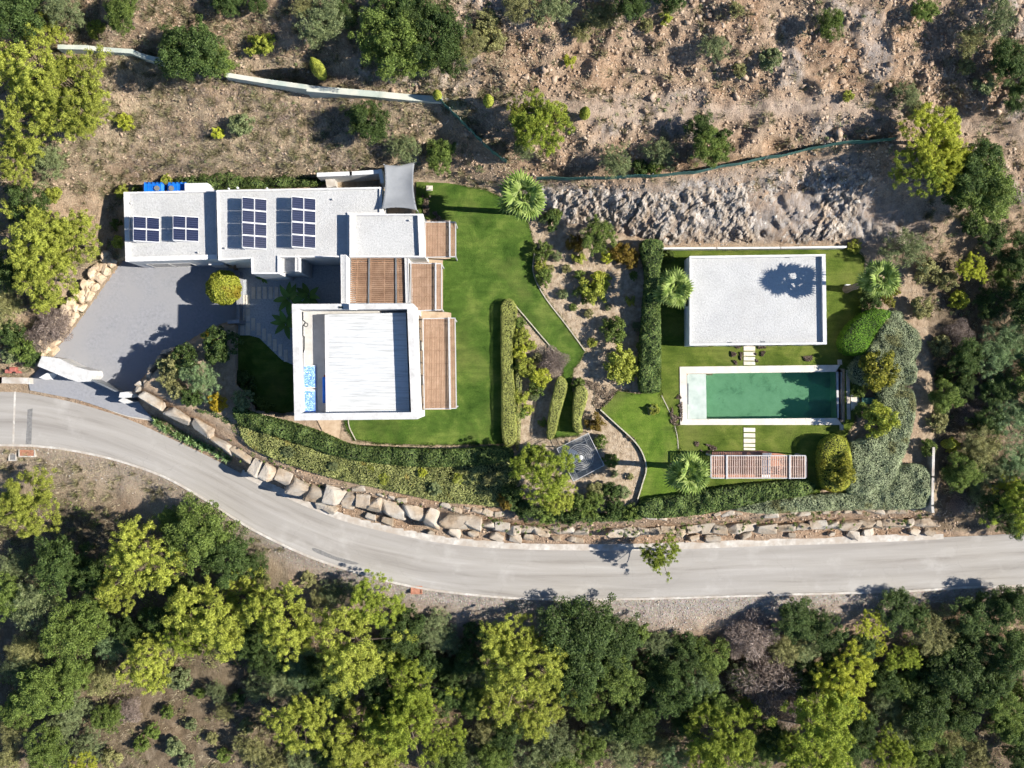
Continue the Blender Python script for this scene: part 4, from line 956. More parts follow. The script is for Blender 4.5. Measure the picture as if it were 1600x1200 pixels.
for k, (x, y, s) in enumerate(((5,580,0.22),(14,577,0.26),(21,581,0.16))):
    p = W(x, y, -0.8); zz = ground_z(p.x, p.y); b = MB(); b.box((p.x-s,p.y-s*0.7,zz-0.1),(p.x+s,p.y+s*0.7,zz+0.45)); o = b.build('tub', M['red'], bevel=0.04); attach(o, rp)
lp = empty('garden_lamp', W(1325,447,0), 'small white lamp box on the lawn beside the tall palm', 'lamp')
b = MB(); p = W(1325,447,0.3); b.box((p.x-0.2,p.y-0.16,0.0),(p.x+0.2,p.y+0.14,0.32)); attach(b.build('housing', M['white'], bevel=0.02), lp)
b = MB(); b.box((p.x-0.12,p.y-0.1,0.321),(p.x+0.12,p.y+0.08,0.34)); attach(b.build('lens', M['alu']), lp)
b = MB(); p = W(671,294,0.1); b.box((p.x-0.25,p.y-0.2,0.0),(p.x+0.25,p.y+0.2,0.12)); tag(b.build('lawn_hatch', M['slab'], bevel=0.01), 'cream square hatch in the lawn beside the shade sail', 'cover')
lounger = empty('blue_lounger', W(1357,626,0), 'blue pool lounger half hidden between the yellow shrubs', 'lounger')
b = MB(); p = W(1357,626,0.3); b.box((p.x-0.5,p.y-0.25,0.25),(p.x+0.5,p.y+0.25,0.35)); attach(b.build('seat', M['net'], bevel=0.02), lounger)
for sx in (-0.42,0.42):
    b = MB(); b.box((p.x+sx-0.03,p.y-0.2,0.0),(p.x+sx+0.03,p.y+0.2,0.25)); attach(b.build('leg', M['steel']), lounger)
# ------------------------------------------------------------------ stones and boulders
def hull_mesh(name, mat, seed, n=20, boxy=0.7, dims=(1,1,1)):
    r = random.Random(seed); bm = bmesh.new()
    for _ in range(n):
        v = Vector([r.uniform(-1, 1) for _ in range(3)]); m = max(abs(c) for c in v); s_ = v/m*boxy + v.normalized()*(1-boxy)
        s_ *= r.uniform(0.82, 1.0); bm.verts.new((s_.x*dims[0]/2, s_.y*dims[1]/2, s_.z*dims[2]/2))
    res = bmesh.ops.convex_hull(bm, input=bm.verts[:])
    bmesh.ops.delete(bm, geom=[g for g in res['geom_interior'] if isinstance(g, bmesh.types.BMVert)], context='VERTS')
    bmesh.ops.dissolve_limit(bm, angle_limit=0.30, verts=bm.verts[:], edges=bm.edges[:])
    bmesh.ops.bevel(bm, geom=bm.edges[:], offset=0.035*max(dims), segments=1, affect='EDGES')
    bmesh.ops.recalc_face_normals(bm, faces=bm.faces[:])
    me = bpy.data.meshes.new(name); bm.to_mesh(me); bm.free(); me.materials.append(mat); return me
BLD = [hull_mesh('boulder', M['rock'], 100+i, 30, 0.93) for i in range(12)]
BLP = [hull_mesh('boulder', M['rock_pale'], 200+i, 22, 0.65) for i in range(7)]
bw = empty('boulder_wall', W(700, 800, -2.2), 'long retaining wall of big tan boulders above the curving road', 'wall')
def stone(name, root, me, x, y, z, sx, sy, sz, rz, tilt=0.1):
    o = link(bpy.data.objects.new(name, me)); o.location = (x, y, z); o.scale = (sx, sy, sz)
    o.rotation_euler = (random.uniform(-tilt, tilt), random.uniform(-tilt, tilt), rz); return attach(o, root)
wline = resample([p for p in WALL_T if 205 <= p[0] <= 1460], 800); i = 0; acc = 0.0
def wpt(t): k = min(int(t), len(wline)-2); f = t-k; return (wline[k][0]*(1-f)+wline[k+1][0]*f, wline[k][1]*(1-f)+wline[k+1][1]*f)
pxlen = 1320/800.0
t = 4.0
while t < 796:
    px_, py_ = wpt(t)
    Lm = random.choice([1.0,1.2,1.4,1.8,2.2,2.6]) if px_ < 760 else random.choice([0.9,1.1,1.3,1.5,1.9])
    n_ = Lm*S*0.97/pxlen; xm, ym = wpt(min(t+n_/2, 798)); x2, y2 = wpt(min(t+n_, 798))
    t += n_*0.86
    if (930 < xm < 962) or xm < 334: continue
    ang = math.atan2(-(y2-py_), x2-px_)
    dep = random.uniform(0.8, 1.0) if xm < 390 else random.uniform(1.15, 1.6) if xm < 760 else random.uniform(0.9, 1.4)
    if xm > 760: dep = random.uniform(0.65, 0.95)
    dy = (3 if xm < 760 else 13)+random.uniform(-2.5, 2.5)
    p = W(xm, ym+dep*S*0.48+dy, -0.9)
    stone('boulder', bw, random.choice(BLD), p.x, p.y, -1.95 if xm > 760 else -1.6, Lm*1.12, dep*1.12, (2.4 if xm < 760 else 1.9)+random.uniform(-0.4, 0.25), ang+random.uniform(-0.1,0.1), 0.09)
    if random.random() < 0.5:
        p = W(xm+random.uniform(-8,8), ym+dep*S+dy+5, -2.4); s_ = random.uniform(0.4, 0.8)
        stone('boulder', bw, random.choice(BLD), p.x, p.y, -2.75, s_*1.5, s_, 0.7, ang+random.uniform(-0.4,0.4), 0.25)
# thin upper course at the foot of the hedges and broken stones at the toe
for px_ in np.arange(560, 1455, 17):
    if random.random() < 0.3: continue
    y = ip(px_, WALL_T)-random.uniform(-1, 5); p = W(px_, y, -0.3); s_ = random.uniform(0.45, 0.95)
    stone('cap_stone', bw, random.choice(BLD), p.x, p.y, -0.5, s_*1.3, s_*0.6, 0.5, random.uniform(-0.3,0.3)+math.atan2(-(ip(px_+20, WALL_T)-ip(px_, WALL_T)), 20), 0.15)
# boulder wall along the driveway
dwl = empty('boulder_wall', W(120, 480, -1.5), 'cream boulder wall along the left side of the driveway', 'wall')
for row in range(4):
    t = 0.0
    while t < 1.0:
        s_ = random.uniform(0.65, 1.25); 
        x = 186+(74-186)*t - row*7.5 - 1; y = 414+(560-414)*t - row*4.6
        p = W(x, y, -2.0+row*0.55); zs_ = max(-2.25+row*0.55, ground_z(p.x, p.y)+0.12)
        stone('boulder', dwl, random.choice(BLP), p.x, p.y, zs_, s_, 0.66, 0.95, math.radians(53)+random.uniform(-0.2,0.2), 0.15)
        t += s_*S/205.0
# dry stone edge of the planted bank beside the driveway
be = empty('bank_edging', W(235, 585, -1), 'rough stone edge of the planted bank beside the gate pillar', 'wall')
for (x, y, s_) in ((268,547,0.7),(260,553,0.8),(252,561,0.8),(245,569,0.75),(238,577,0.8),(232,586,0.85),(226,594,0.8),(221,601,0.7),(240,590,0.6),(216,606,0.6)):
    p = W(x, y, -0.5); stone('boulder', be, random.choice(BLD), p.x, p.y, -1.2, s_, s_*0.7, 2.4, math.radians(48)+random.uniform(-0.3,0.3), 0.15)
for (x0,y0,x1,y1,wd) in ((216,612,258,632,0.9),(258,632,296,654,1.0),(296,652,336,676,1.0)):
    p = W((x0+x1)/2, (y0+y1)/2, -0.6); Lm = math.hypot(x1-x0, y1-y0)/S
    stone('boulder', be, random.choice(BLD), p.x+0.1, p.y-0.25, -1.25, Lm*1.05, wd*1.1, 2.5, -math.atan2(y1-y0, x1-x0), 0.05)

# loose stones, joined: far too many to count
def ico():
    bm = bmesh.new(); bmesh.ops.create_icosphere(bm, subdivisions=1, radius=1.0); v = np.array([q.co[:] for q in bm.verts]); f = np.array([[q.index for q in k.verts] for k in bm.faces]); bm.free(); return v, f
IV, IF = ico()
OV = np.array([(1,0,0),(-1,0,0),(0,1,0),(0,-1,0),(0,0,1),(0,0,-1)], float)
OF = np.array([(0,2,4),(2,1,4),(1,3,4),(3,0,4),(2,0,5),(1,2,5),(3,1,5),(0,3,5)])
CV = np.array([(x,y,z) for x in (-1,1) for y in (-1,1) for z in (-1,1)], float)*0.8
CF = np.array([(0,1,3),(0,3,2),(4,6,7),(4,7,5),(0,4,5),(0,5,1),(2,3,7),(2,7,6),(0,2,6),(0,6,4),(1,5,7),(1,7,3)])
def rot_z(a): c, s = np.cos(a), np.sin(a); R = np.zeros((len(a),3,3)); R[:,0,0]=c; R[:,0,1]=-s; R[:,1,0]=s; R[:,1,1]=c; R[:,2,2]=1; return R
def rand_rot(n, rng):
    q = rng.normal(size=(n,4)); q /= np.linalg.norm(q, axis=1)[:,None]; w_,x,y,z = q.T
    return np.stack([np.stack([1-2*(y*y+z*z),2*(x*y-z*w_),2*(x*z+y*w_)],-1),np.stack([2*(x*y+z*w_),1-2*(x*x+z*z),2*(y*z-x*w_)],-1),np.stack([2*(x*z-y*w_),2*(y*z+x*w_),1-2*(x*x+y*y)],-1)],1)
def stone_field(name, px, py, size, mat, label, sink=0.2, flat=0.7, base=(OV, OF), rots=None, elong=None):
    n = len(px); z = ground_at(px, py); k = (H-z)/H/S
    P = np.stack([(px-800)*k, (600-py)*k, z+size*sink*0.5], -1)
    BV, BF = base
    v = BV[None]*rng.uniform(0.6, 1.25, (n, len(BV), 1))
    sc_ = np.stack([rng.uniform(0.7,1.4,n), rng.uniform(0.6,1.1,n), rng.uniform(0.45,0.9,n)*flat/0.7], -1)*size[:,None]*0.5
    if elong is not None: sc_ *= elong
    v = v*sc_[:,None,:]
    R = rots if rots is not None else rand_rot(n, rng)*0 + (rand_rot(n, rng) if flat > 0.8 else rot_z(rng.uniform(0, 6.28, n)))
    v = np.einsum('nij,nkj->nki', R, v) + P[:,None,:]
    f = BF[None] + (np.arange(n)*len(BV))[:,None,None]
    o = link(bpy.data.objects.new(name, npmesh(name, v, f.reshape(-1,3), mat)))
    tag(o, label, 'stones', kind='stuff'); return o
def scatter(n, x0, x1, y0, y1, keep):
    out = [[], []]; tot = 0
    while tot < n:
        x = rng.uniform(x0, x1, n); y = rng.uniform(y0, y1, n); m = keep(x, y); out[0].append(x[m]); out[1].append(y[m]); tot += m.sum()
    return np.concatenate(out[0])[:n], np.concatenate(out[1])[:n]
def is_wild(x, y): return (~inside(x, y, GARDEN)) & (~inside(x, y, DRIVE)) & ~((y > ip(x, ROAD_T)-4) & (y < ip(x, ROAD_B)+4))
def hill(x, y):
    tk_ = np.abs(y-ip(x, [(650,175),(800,160),(950,172),(1100,178),(1250,165),(1400,168),(1600,215)])) < 15
    p = np.where(x > 700, 1.0, 0.45)*np.clip(0.2+1.5*vnoise(x/S, -y/S, 0.35, 21), 0, 1)
    p = np.where(tk_ & (x > 760), p*0.12, p)
    return is_wild(x, y) & (y < 330) & (rng.random(len(x)) < p)
x, y = scatter(26000, -150, 1750, -150, 300, hill)
stone_field('hillside_stones', x, y, 0.07+0.32*rng.random(len(x))**3.0, M['stone'], 'loose pinkish stones scattered over the bare slope above the houses', flat=0.75)
x, y = scatter(800, 560, 1750, -100, 225, lambda x, y: hill(x, y) & (vnoise(x/S, -y/S, 0.28, 75) > 0.5))
stone_field('hillside_rocks', x, y, 0.16+0.55*rng.random(len(x))**3.5, M['stone'], 'larger pale rocks sticking out of the upper slope', base=(CV, CF), flat=0.9, sink=-0.2)
def vg(x, y): return (y > ip(x, ROAD_B)+4) & (y < ip(x, ROAD_B)+np.interp(x, [0,400,800,1000,1500], [60,30,45,60,25])) & (rng.random(len(x)) < np.interp(x, [0,400,900,1000,1300], [0.3,0.4,0.5,1,1]))
x, y = scatter(3200, -100, 1600, 690, 1010, vg)
stone_field('verge_gravel', x, y, 0.05+0.14*rng.random(len(x))**2, M['rock_grey'], 'grey gravel along the lower verge of the road')
def toe(x, y): return (y > ip(x, WALL_T)-6) & (y < ip(x, ROAD_T)-9)
x, y = scatter(2600, 420, 1560, 730, 850, toe)
stone_field('wall_rubble', x, y, 0.06+0.22*rng.random(len(x))**2, M['stone'], 'rubble and soil clods at the foot of the boulder wall')
# angular slabs of the rock cut
ph = lambda x, y: ip(x, [(830,285),(1000,283),(1080,272),(1390,226)])+14
pl = lambda x, y: ip(x, [(860,345),(1000,372),(1040,383),(1330,383),(1420,400)])
def cut(x, y):
    t_ = (y-ph(x,y))/np.maximum(pl(x,y)-ph(x,y), 1)
    return (t_ > 0.05) & (t_ < 1.0) & (rng.random(len(x)) < np.interp(x, [850,880,1000,1250,1330,1400], [0.5,1,1,0.9,0.5,0.15])*np.clip(t_*1.6, 0.15, 1)*np.clip(0.15+1.6*vnoise(x/S, -y/S, 0.5, 33), 0, 1))
x, y = scatter(260, 850, 1400, 225, 386, cut)
n = len(x); ca = np.full(n, math.radians(48))+rng.normal(0, 0.45, n); ry = rng.normal(0.62, 0.28, n)
Rz = rot_z(ca); cy, sy_ = np.cos(ry), np.sin(ry); Ry = np.zeros((n,3,3)); Ry[:,0,0]=1; Ry[:,1,1]=cy; Ry[:,1,2]=-sy_; Ry[:,2,1]=sy_; Ry[:,2,2]=cy
stone_field('rock_debris', x, y, 0.10+0.35*rng.random(n)**3.0, M['rock_grey'], 'loose broken slabs lying on the rock face behind the annex', base=(CV, CF), rots=Ry@Rz, elong=np.array([1.8,0.95,0.55]), sink=-0.35)
def facets(u, v, seed, hs, tilt):
    "angular plates: nearest seed of a jittered grid, each with its own height and tilt"
    T = np.random.default_rng(seed).random((128, 128, 5)); iu = np.floor(u).astype(int); iv = np.floor(v).astype(int)
    best = np.full(u.shape, 1e9); h = np.zeros(u.shape)
    for a in (-1, 0, 1):
        for c in (-1, 0, 1):
            q = T[(iu+a) % 128, (iv+c) % 128]; du = u-(iu+a+q[...,0]); dv = v-(iv+c+q[...,1]); d = du*du+dv*dv
            val = (q[...,2]-0.5)*hs+(q[...,3]-0.5)*tilt*du+(q[...,4]-0.35)*tilt*dv
            m = d < best; best = np.where(m, d, best); h = np.where(m, val, h)
    return h
fx = np.arange(836, 1420, 1.1); fy = np.arange(226, 388, 1.1); FX, FY = np.meshgrid(fx, fy)
FZ = ground_at(FX, FY); c48, s48 = math.cos(math.radians(48)), math.sin(math.radians(48))
wx, wy = (FX-800)/S+0.25*vnoise(FX, FY, 0.05, 301), (600-FY)/S+0.25*vnoise(FX, FY, 0.05, 302)
U, V = wx*c48+wy*s48, -wx*s48+wy*c48
disp = facets(U*0.6, V*1.3, 311, 0.30, 0.42)+facets(U*1.5, V*3.4, 312, 0.22, 0.34)+facets(U*3.6, V*6.5, 313, 0.13, 0.18)
tF = (FY-ph(FX, FY)+14)/np.maximum(pl(FX, FY)-ph(FX, FY)+14, 1)
mask = np.clip((tF-0.12)*5, 0, 1)*np.clip((1.03-tF)*12, 0, 1)*np.interp(FX, [840,870,1000,1300,1360,1412], [0,1,1,1,0.5,0])
mask = mask*np.clip(0.25+1.9*(vnoise(wx, wy, 0.4, 33)-0.18), 0, 1)
FZ = FZ-0.12+mask*(0.22+disp*0.85)
k_ = (H-FZ)/H/S; n1, n0 = FX.shape; ii = np.arange(n0*n1).reshape(n1, n0)
Fq = np.stack([ii[1:, :-1], ii[1:, 1:], ii[:-1, 1:], ii[:-1, :-1]], -1).reshape(-1, 4)
rf = npmesh('rock_face', np.stack([(FX-800)*k_, (600-FY)*k_, FZ], -1).reshape(-1, 3), Fq, M['bedrock'])
link(bpy.data.objects.new('rock_face', rf))['kind'] = 'structure'
# ------------------------------------------------------------------ dry grass and scrub
def blades(name, px, py, nb, hgt, wid, mat, label, cat='grass', spread=0.12, zoff=-0.02, curl=0.6):
    n = len(px); z = ground_at(px, py); k = (H-z)/H/S
    P = np.repeat(np.stack([(px-800)*k, (600-py)*k, z+zoff], -1), nb, 0); N_ = n*nb
    hg = np.repeat(hgt, nb)*rng.uniform(0.6, 1.2, N_)
    a = rng.uniform(0, 2*np.pi, N_); out_ = rng.uniform(0.1, 1.0, N_)*curl
    d = np.stack([np.cos(a), np.sin(a), np.zeros(N_)], -1); side = np.stack([-np.sin(a), np.cos(a), np.zeros(N_)], -1)*wid
    B = P + d*rng.uniform(0, spread, N_)[:,None]
    T_ = B + d*(hg*out_)[:,None] + np.array([0,0,1.0])*(hg*np.sqrt(np.maximum(0.05, 1-out_**2)))[:,None]
    v = np.stack([B-side, B+side, T_], 1); f = np.arange(N_*3).reshape(-1, 3)
    o = link(bpy.data.objects.new(name, npmesh(name, v, f, mat))); tag(o, label, cat, kind='stuff')
def dryk(x, y):
    z1 = (y < 300) & (x < 800); z2 = (y > ip(x, ROAD_B)+8) & (x < 480) & (y < 860); z3 = (x < 200) & (y > 300) & (y < 590); z4 = (x > 1440) & (y > 300) & (y < 800); z5 = (y < 300) & (x >= 800)
    p = np.where(z1, 1.0, np.where(z2, 0.8, np.where(z3, 0.7, np.where(z4, 0.5, np.where(z5, 0.22, 0.0)))))
    p = np.where((y > 1000) & (y > ip(x, ROAD_B)), 0.35, p)
    return is_wild(x, y) & (rng.random(len(x)) < p*np.clip(-0.25+2.2*vnoise(x/S, -y/S, 0.4, 41), 0.03, 1))
x, y = scatter(17000, -150, 1700, -120, 1300, dryk)
blades('dry_grass', x, y, 7, 0.22+0.34*rng.random(len(x)), 0.017, M['straw'], 'straw-coloured dry grass covering the slopes', curl=0.95, spread=0.2)
x, y = scatter(3000, -150, 1700, -120, 1300, dryk)
blades('dry_scrub', x, y, 45, 0.3+0.3*rng.random(len(x)), 0.022, M['scrub'], 'low dull green and brown scrub over the slopes', 'scrub', 0.25, curl=0.9)
# ------------------------------------------------------------------ foliage prototypes
def gauss(rg, n, c=1.5): return np.clip(rg.normal(size=(n, 3)), -c, c)
def unit(v): return v/np.maximum(np.linalg.norm(v, axis=1), 1e-9)[:,None]
def leaf_quads(P, nrm, ax, ln, wd):
    "one quad per leaf: centre, normal, long axis, sizes"
    ax = unit(ax - nrm*np.sum(ax*nrm, 1)[:,None]); sd_ = np.cross(nrm, ax)
    a = ax*(ln*0.5)[:,None]; s_ = sd_*(wd*0.5)[:,None]
    v = np.stack([P-a-s_*0.6, P-a*0.1+s_, P+a+s_*0.25, P+a*0.1-s_], 1).reshape(-1, 3)
    return v, np.arange(len(P)*4).reshape(-1, 4)
def puff_leaves(C, R, n, rg, ln, wd, needle=False, up=0.25, shell=0.55):
    N_ = len(C)*n; c = np.repeat(C, n, 0); r_ = np.repeat(R, n)
    d = unit(rg.normal(size=(N_, 3))); rr = r_*(shell+(1-shell)*rg.random(N_))
    P = c+d*rr[:,None]
    if needle:
        ax = unit(d+0.55*rg.normal(size=(N_,3))+np.array([0,0,0.3])); nrm = unit(np.cross(ax, rg.normal(size=(N_,3)))+0.2*d)
        # turn needle faces towards outside so that they catch light
        nrm = unit(nrm + 0.9*d + np.array([0,0,up])); ax = ax
    else:
        nrm = unit(d*0.8+0.55*rg.normal(size=(N_,3))+np.array([0,0,up])); ax = rg.normal(size=(N_,3))
    return leaf_quads(P, nrm, ax, ln*rg.uniform(0.7,1.35,N_), wd*rg.uniform(0.7,1.3,N_))
def crown(kind, seed):
    rg = np.random.default_rng(seed)
    if kind == 'pine':
        nb = 42; th = rg.uniform(0, 2*np.pi, nb); cz = np.where(rg.random(nb) < 0.8, rg.uniform(-0.1, 1, nb), rg.uniform(-0.6, 0, nb))
        rad = (0.72+0.28*rg.random(nb))*(1+0.22*np.sin(th*3+seed)+0.12*np.sin(th*5+2*seed)); xy = np.sqrt(np.maximum(0, 1-cz**2))
        E = np.stack([np.cos(th)*xy*rad*2.3, np.sin(th)*xy*rad*2.3, cz*rad*1.45+4.1], -1)
        inner = gauss(rg, 12)*np.array([0.8,0.8,0.4])+np.array([0,0,4.4]); E = np.concatenate([E, inner])
        C = np.repeat(E, 7, 0)+gauss(rg, len(E)*7)*np.array([0.34,0.34,0.17]); R = rg.uniform(0.15, 0.30, len(C))
        v, f = puff_leaves(C, R, 94, rg, 0.13, 0.038, True, 0.3, 0.35); ends = E; hc = 4.1
    elif kind == 'broad':
        nb = 30; th = rg.uniform(0, 2*np.pi, nb); cz = np.where(rg.random(nb) < 0.8, rg.uniform(-0.15, 1, nb), rg.uniform(-0.8, 0, nb))
        rad = (0.68+0.32*rg.random(nb))*(1+0.16*np.sin(th*3+seed)+0.10*np.sin(th*4+2*seed)); xy = np.sqrt(np.maximum(0, 1-cz**2))
        E = np.stack([np.cos(th)*xy*rad*2.1, np.sin(th)*xy*rad*2.1, cz*rad*1.7+3.1], -1)
        inner = gauss(rg, 10)*np.array([0.9,0.9,0.6])+np.array([0,0,3.2]); E = np.concatenate([E, inner])
        C = np.repeat(E, 5, 0)+gauss(rg, len(E)*5)*np.array([0.42,0.42,0.26]); R = rg.uniform(0.24, 0.48, len(C))
        v, f = puff_leaves(C, R, 128, rg, 0.115, 0.072, False, 0.35, 0.6); ends = E; hc = 3.1
    elif kind == 'fine':
        nb = 46; th = rg.uniform(0, 2*np.pi, nb); cz = rg.uniform(-0.3, 1, nb)
        rad = (0.6+0.4*rg.random(nb))*(1+0.2*np.sin(th*2+seed)+0.12*np.sin(th*5+seed)); xy = np.sqrt(np.maximum(0, 1-cz**2))
        E = np.stack([np.cos(th)*xy*rad*2.2, np.sin(th)*xy*rad*2.2, cz*rad*1.3+2.5], -1)
        E = np.concatenate([E, gauss(rg, 14)*np.array([0.8,0.8,0.5])+np.array([0,0,2.7])])
        C = np.repeat(E, 5, 0)+gauss(rg, len(E)*5)*np.array([0.40,0.40,0.30]); R = rg.uniform(0.2, 0.5, len(C))
        v, f = puff_leaves(C, R, 60, rg, 0.16, 0.04, True, 0.3, 0.15); ends = E; hc = 2.5
    elif kind == 'shrub':
        nb = 26; th = rg.uniform(0, 2*np.pi, nb); cz = rg.uniform(-0.3, 1, nb); rad = (0.62+0.38*rg.random(nb))*(1+0.15*np.sin(th*3+seed)); xy = np.sqrt(np.maximum(0, 1-cz**2))
        E = np.stack([np.cos(th)*xy*rad*0.86, np.sin(th)*xy*rad*0.86, cz*rad*0.75+0.7], -1); E = np.concatenate([E, gauss(rg, 8)*0.3+np.array([0,0,0.7])])
        C = np.repeat(E, 3, 0)+gauss(rg, len(E)*3)*0.12; R = rg.uniform(0.10, 0.24, len(C))
        v, f = puff_leaves(C, R, 62, rg, 0.10, 0.055, False, 0.3, 0.5); ends = E; hc = 0.7
    elif kind == 'ball':      # dense clipped round head
        n = 9000; d = unit(rg.normal(size=(n,3))); rr = (0.88+0.12*rg.random(n))*(1+0.05*np.sin(d[:,0]*9+seed)*np.sin(d[:,1]*8))
        P = d*rr[:,None]*np.array([1,1,0.9])+np.array([0,0,1.5]); nrm = unit(d+0.5*rg.normal(size=(n,3)))
        v, f = leaf_quads(P, nrm, rg.normal(size=(n,3)), rg.uniform(0.07,0.14,n), rg.uniform(0.05,0.09,n)); ends = unit(gauss(rg, 12))*0.7+np.array([0,0,1.5]); hc = 1.5
    elif kind == 'dead':
        n = 7000; d = unit(rg.normal(size=(n,3))*np.array([1,1,0.7])+np.array([0,0,0.35])); rr = 2.3*rg.random(n)**0.45*(1+0.2*np.sin(np.arctan2(d[:,1], d[:,0])*4+seed))
        P = d*rr[:,None]*np.array([1,1,0.75])+np.array([0,0,1.3]); P[:,2] = np.maximum(P[:,2], 0.1); ax = unit(d+0.5*rg.normal(size=(n,3)))
        v, f = leaf_quads(P, unit(rg.normal(size=(n,3))+np.array([0,0,1.0])), ax, rg.uniform(0.2,0.55,n), rg.uniform(0.02,0.05,n)); ends = d[:60]*rr[:60,None]*np.array([1,1,0.75])+np.array([0,0,1.3]); hc = 1.6
    elif kind == 'cone':
        n = 6000; t = rg.random(n)**0.8; a = rg.uniform(0, 2*np.pi, n); r_ = 0.55*np.sin(np.pi*np.clip(0.12+0.88*t, 0, 1))**0.8*(0.75+0.25*rg.random(n))
        P = np.stack([np.cos(a)*r_, np.sin(a)*r_, 0.15+t*2.7], -1); d = np.stack([np.cos(a), np.sin(a), np.full(n, 0.5)], -1)
        v, f = leaf_quads(P, unit(d+0.5*rg.normal(size=(n,3))), np.tile([0,0,1.0], (n,1))+0.5*rg.normal(size=(n,3)), rg.uniform(0.1,0.2,n), rg.uniform(0.04,0.08,n)); ends = np.array([[0,0,2.4]]); hc = 1.4
    me = npmesh(kind+'_crown', v, f, M['green'])
    b = MB(); rr_ = random.Random(seed)
    if kind in ('pine','broad','fine','dead'):
        big = kind != 'dead'; r0 = 0.17 if big else 0.09
        top = Vector((0.15, 0.1, hc*0.9)); mid = Vector((rr_.uniform(-.2,.2), rr_.uniform(-.2,.2), hc*0.45))
        b.tube([(0,0,-0.5), mid*0.4, mid, top], [r0*1.25, r0, r0*0.8, r0*0.45], 7)
        for e in ends[::(2 if big else 1)]:
            e = Vector(e); st = mid.lerp(top, rr_.uniform(0.2, 1.0)) if big else Vector((0,0,0.3)); m_ = st.lerp(e, 0.55)+Vector((0,0,-0.12))
            b.tube([st, m_, e], [r0*0.34, r0*0.22, r0*0.10], 4)
    elif kind == 'ball':
        b.tube([(0,0,-0.2),(0.02,0,0.6),(0,0.02,1.2)], [0.08,0.065,0.05], 7)
        for e in ends: b.tube([(0,0,0.9), Vector(e)], [0.035, 0.015], 4)
    elif kind == 'cone': b.tube([(0,0,-0.2),(0,0,2.4)], [0.06, 0.015], 6)
    else:
        for e in ends[::2]: b.tube([(0,0,-0.1), Vector(e)*0.5, e], [0.03,0.02,0.008], 4)
    tm = b.mesh(kind+'_trunk', M['bark'])
    return me, tm, hc
PROTO = {k: [crown(k, 50+7*i+hash_) for i in range(n)] for k, n, hash_ in (('pine',5,1),('broad',5,2),('fine',4,3),('shrub',5,4),('ball',2,5),('dead',3,6),('cone',2,7))}
D0 = {'pine':4.9, 'broad':4.9, 'fine':4.9, 'shrub':2.0, 'ball':2.0, 'dead':4.6, 'cone':1.1}
KIND = {'P':('pine','pine','pine_tree','yellow-green pine','pine'), 'L':('pine','pine_lime','pine_tree','bright lime-yellow pine','pine'), 'D':('pine','pine_deep','pine_tree','fresh green pine','pine'),
        'O':('broad','oak','evergreen_tree','dense dark evergreen tree','tree'), 'G':('broad','green','broadleaf_tree','mid-green leafy tree','tree'), 'V':('fine','olive','olive_tree','grey-green loose tree','tree'),
        'U':('fine','dusty','scrub_tree','dusty olive-brown scrub tree','tree'), 'A':('fine','pale','feathery_tree','pale feathery tree','tree'), 'X':('dead','dead','bare_tree','bare brown leafless tree','tree'),
        's':('shrub','green','shrub','green shrub','shrub'), 'o':('shrub','oak','shrub','dark green shrub','shrub'), 'l':('shrub','pine_lime','shrub','lime-yellow shrub','shrub'), 'v':('shrub','olive','shrub','grey-green shrub','shrub'),
        'u':('shrub','dusty','shrub','dusty dry shrub','shrub'), 'y':('shrub','yellow','shrub','golden yellow shrub','shrub'), 'a':('shrub','autumn','shrub','rusty orange-green shrub','shrub'), 'b':('ball','hedge_olive','round_tree','clipped round yellow-green tree','tree'),
        'p':('shrub','pine','shrub','yellow-green shrub','shrub'), 'h':('shrub','gold','shrub','olive-gold shrub','shrub'), 'c':('cone','pine','cypress','small pointed cypress','tree'), 'x':('dead','dead','bare_shrub','bare brown shrub','shrub')}
ORD = ['first','second','third','fourth','fifth','sixth','seventh','eighth','ninth','tenth','eleventh','twelfth','thirteenth','fourteenth','fifteenth','sixteenth','seventeenth','eighteenth','nineteenth','twentieth','twenty-first','twenty-second','twenty-third','twenty-fourth','twenty-fifth','twenty-sixth','twenty-seventh','twenty-eighth','twenty-ninth','thirtieth']
REG = {}
def region(px, py):
    yb_ = ip(px, ROAD_B)
    if py > yb_-20 and py > 700:
        r_ = 'beside the road' if py < yb_+110 else ('at the bottom edge' if py > 1095 else 'deep in the woods')
        c_ = 'below the driveway' if px < 330 else 'below the villa' if px < 720 else 'below the iron gazebo' if px < 1010 else 'below the pool' if px < 1320 else 'at the lower right'
        return r_ + ' ' + c_
    if px < 200 and py > 280: return 'left of the driveway wall'
    if px > 1430 and py > 300: return 'on the slope right of the garden'
    if py < 300 and not inside(np.array([px]), np.array([py]), GARDEN)[0]:
        c_ = 'left of the villa' if px < 200 else 'behind the villa' if px < 740 else 'behind the rock cut' if px < 1300 else 'at the right'
        r_ = 'at the top edge' if py < 110 else 'on the slope'
        return r_ + ' ' + c_
    if px < 470: return 'in the bed between driveway and villa'
    if px < 1040: return 'in the middle garden bed'
    return 'in the garden beside the pool'
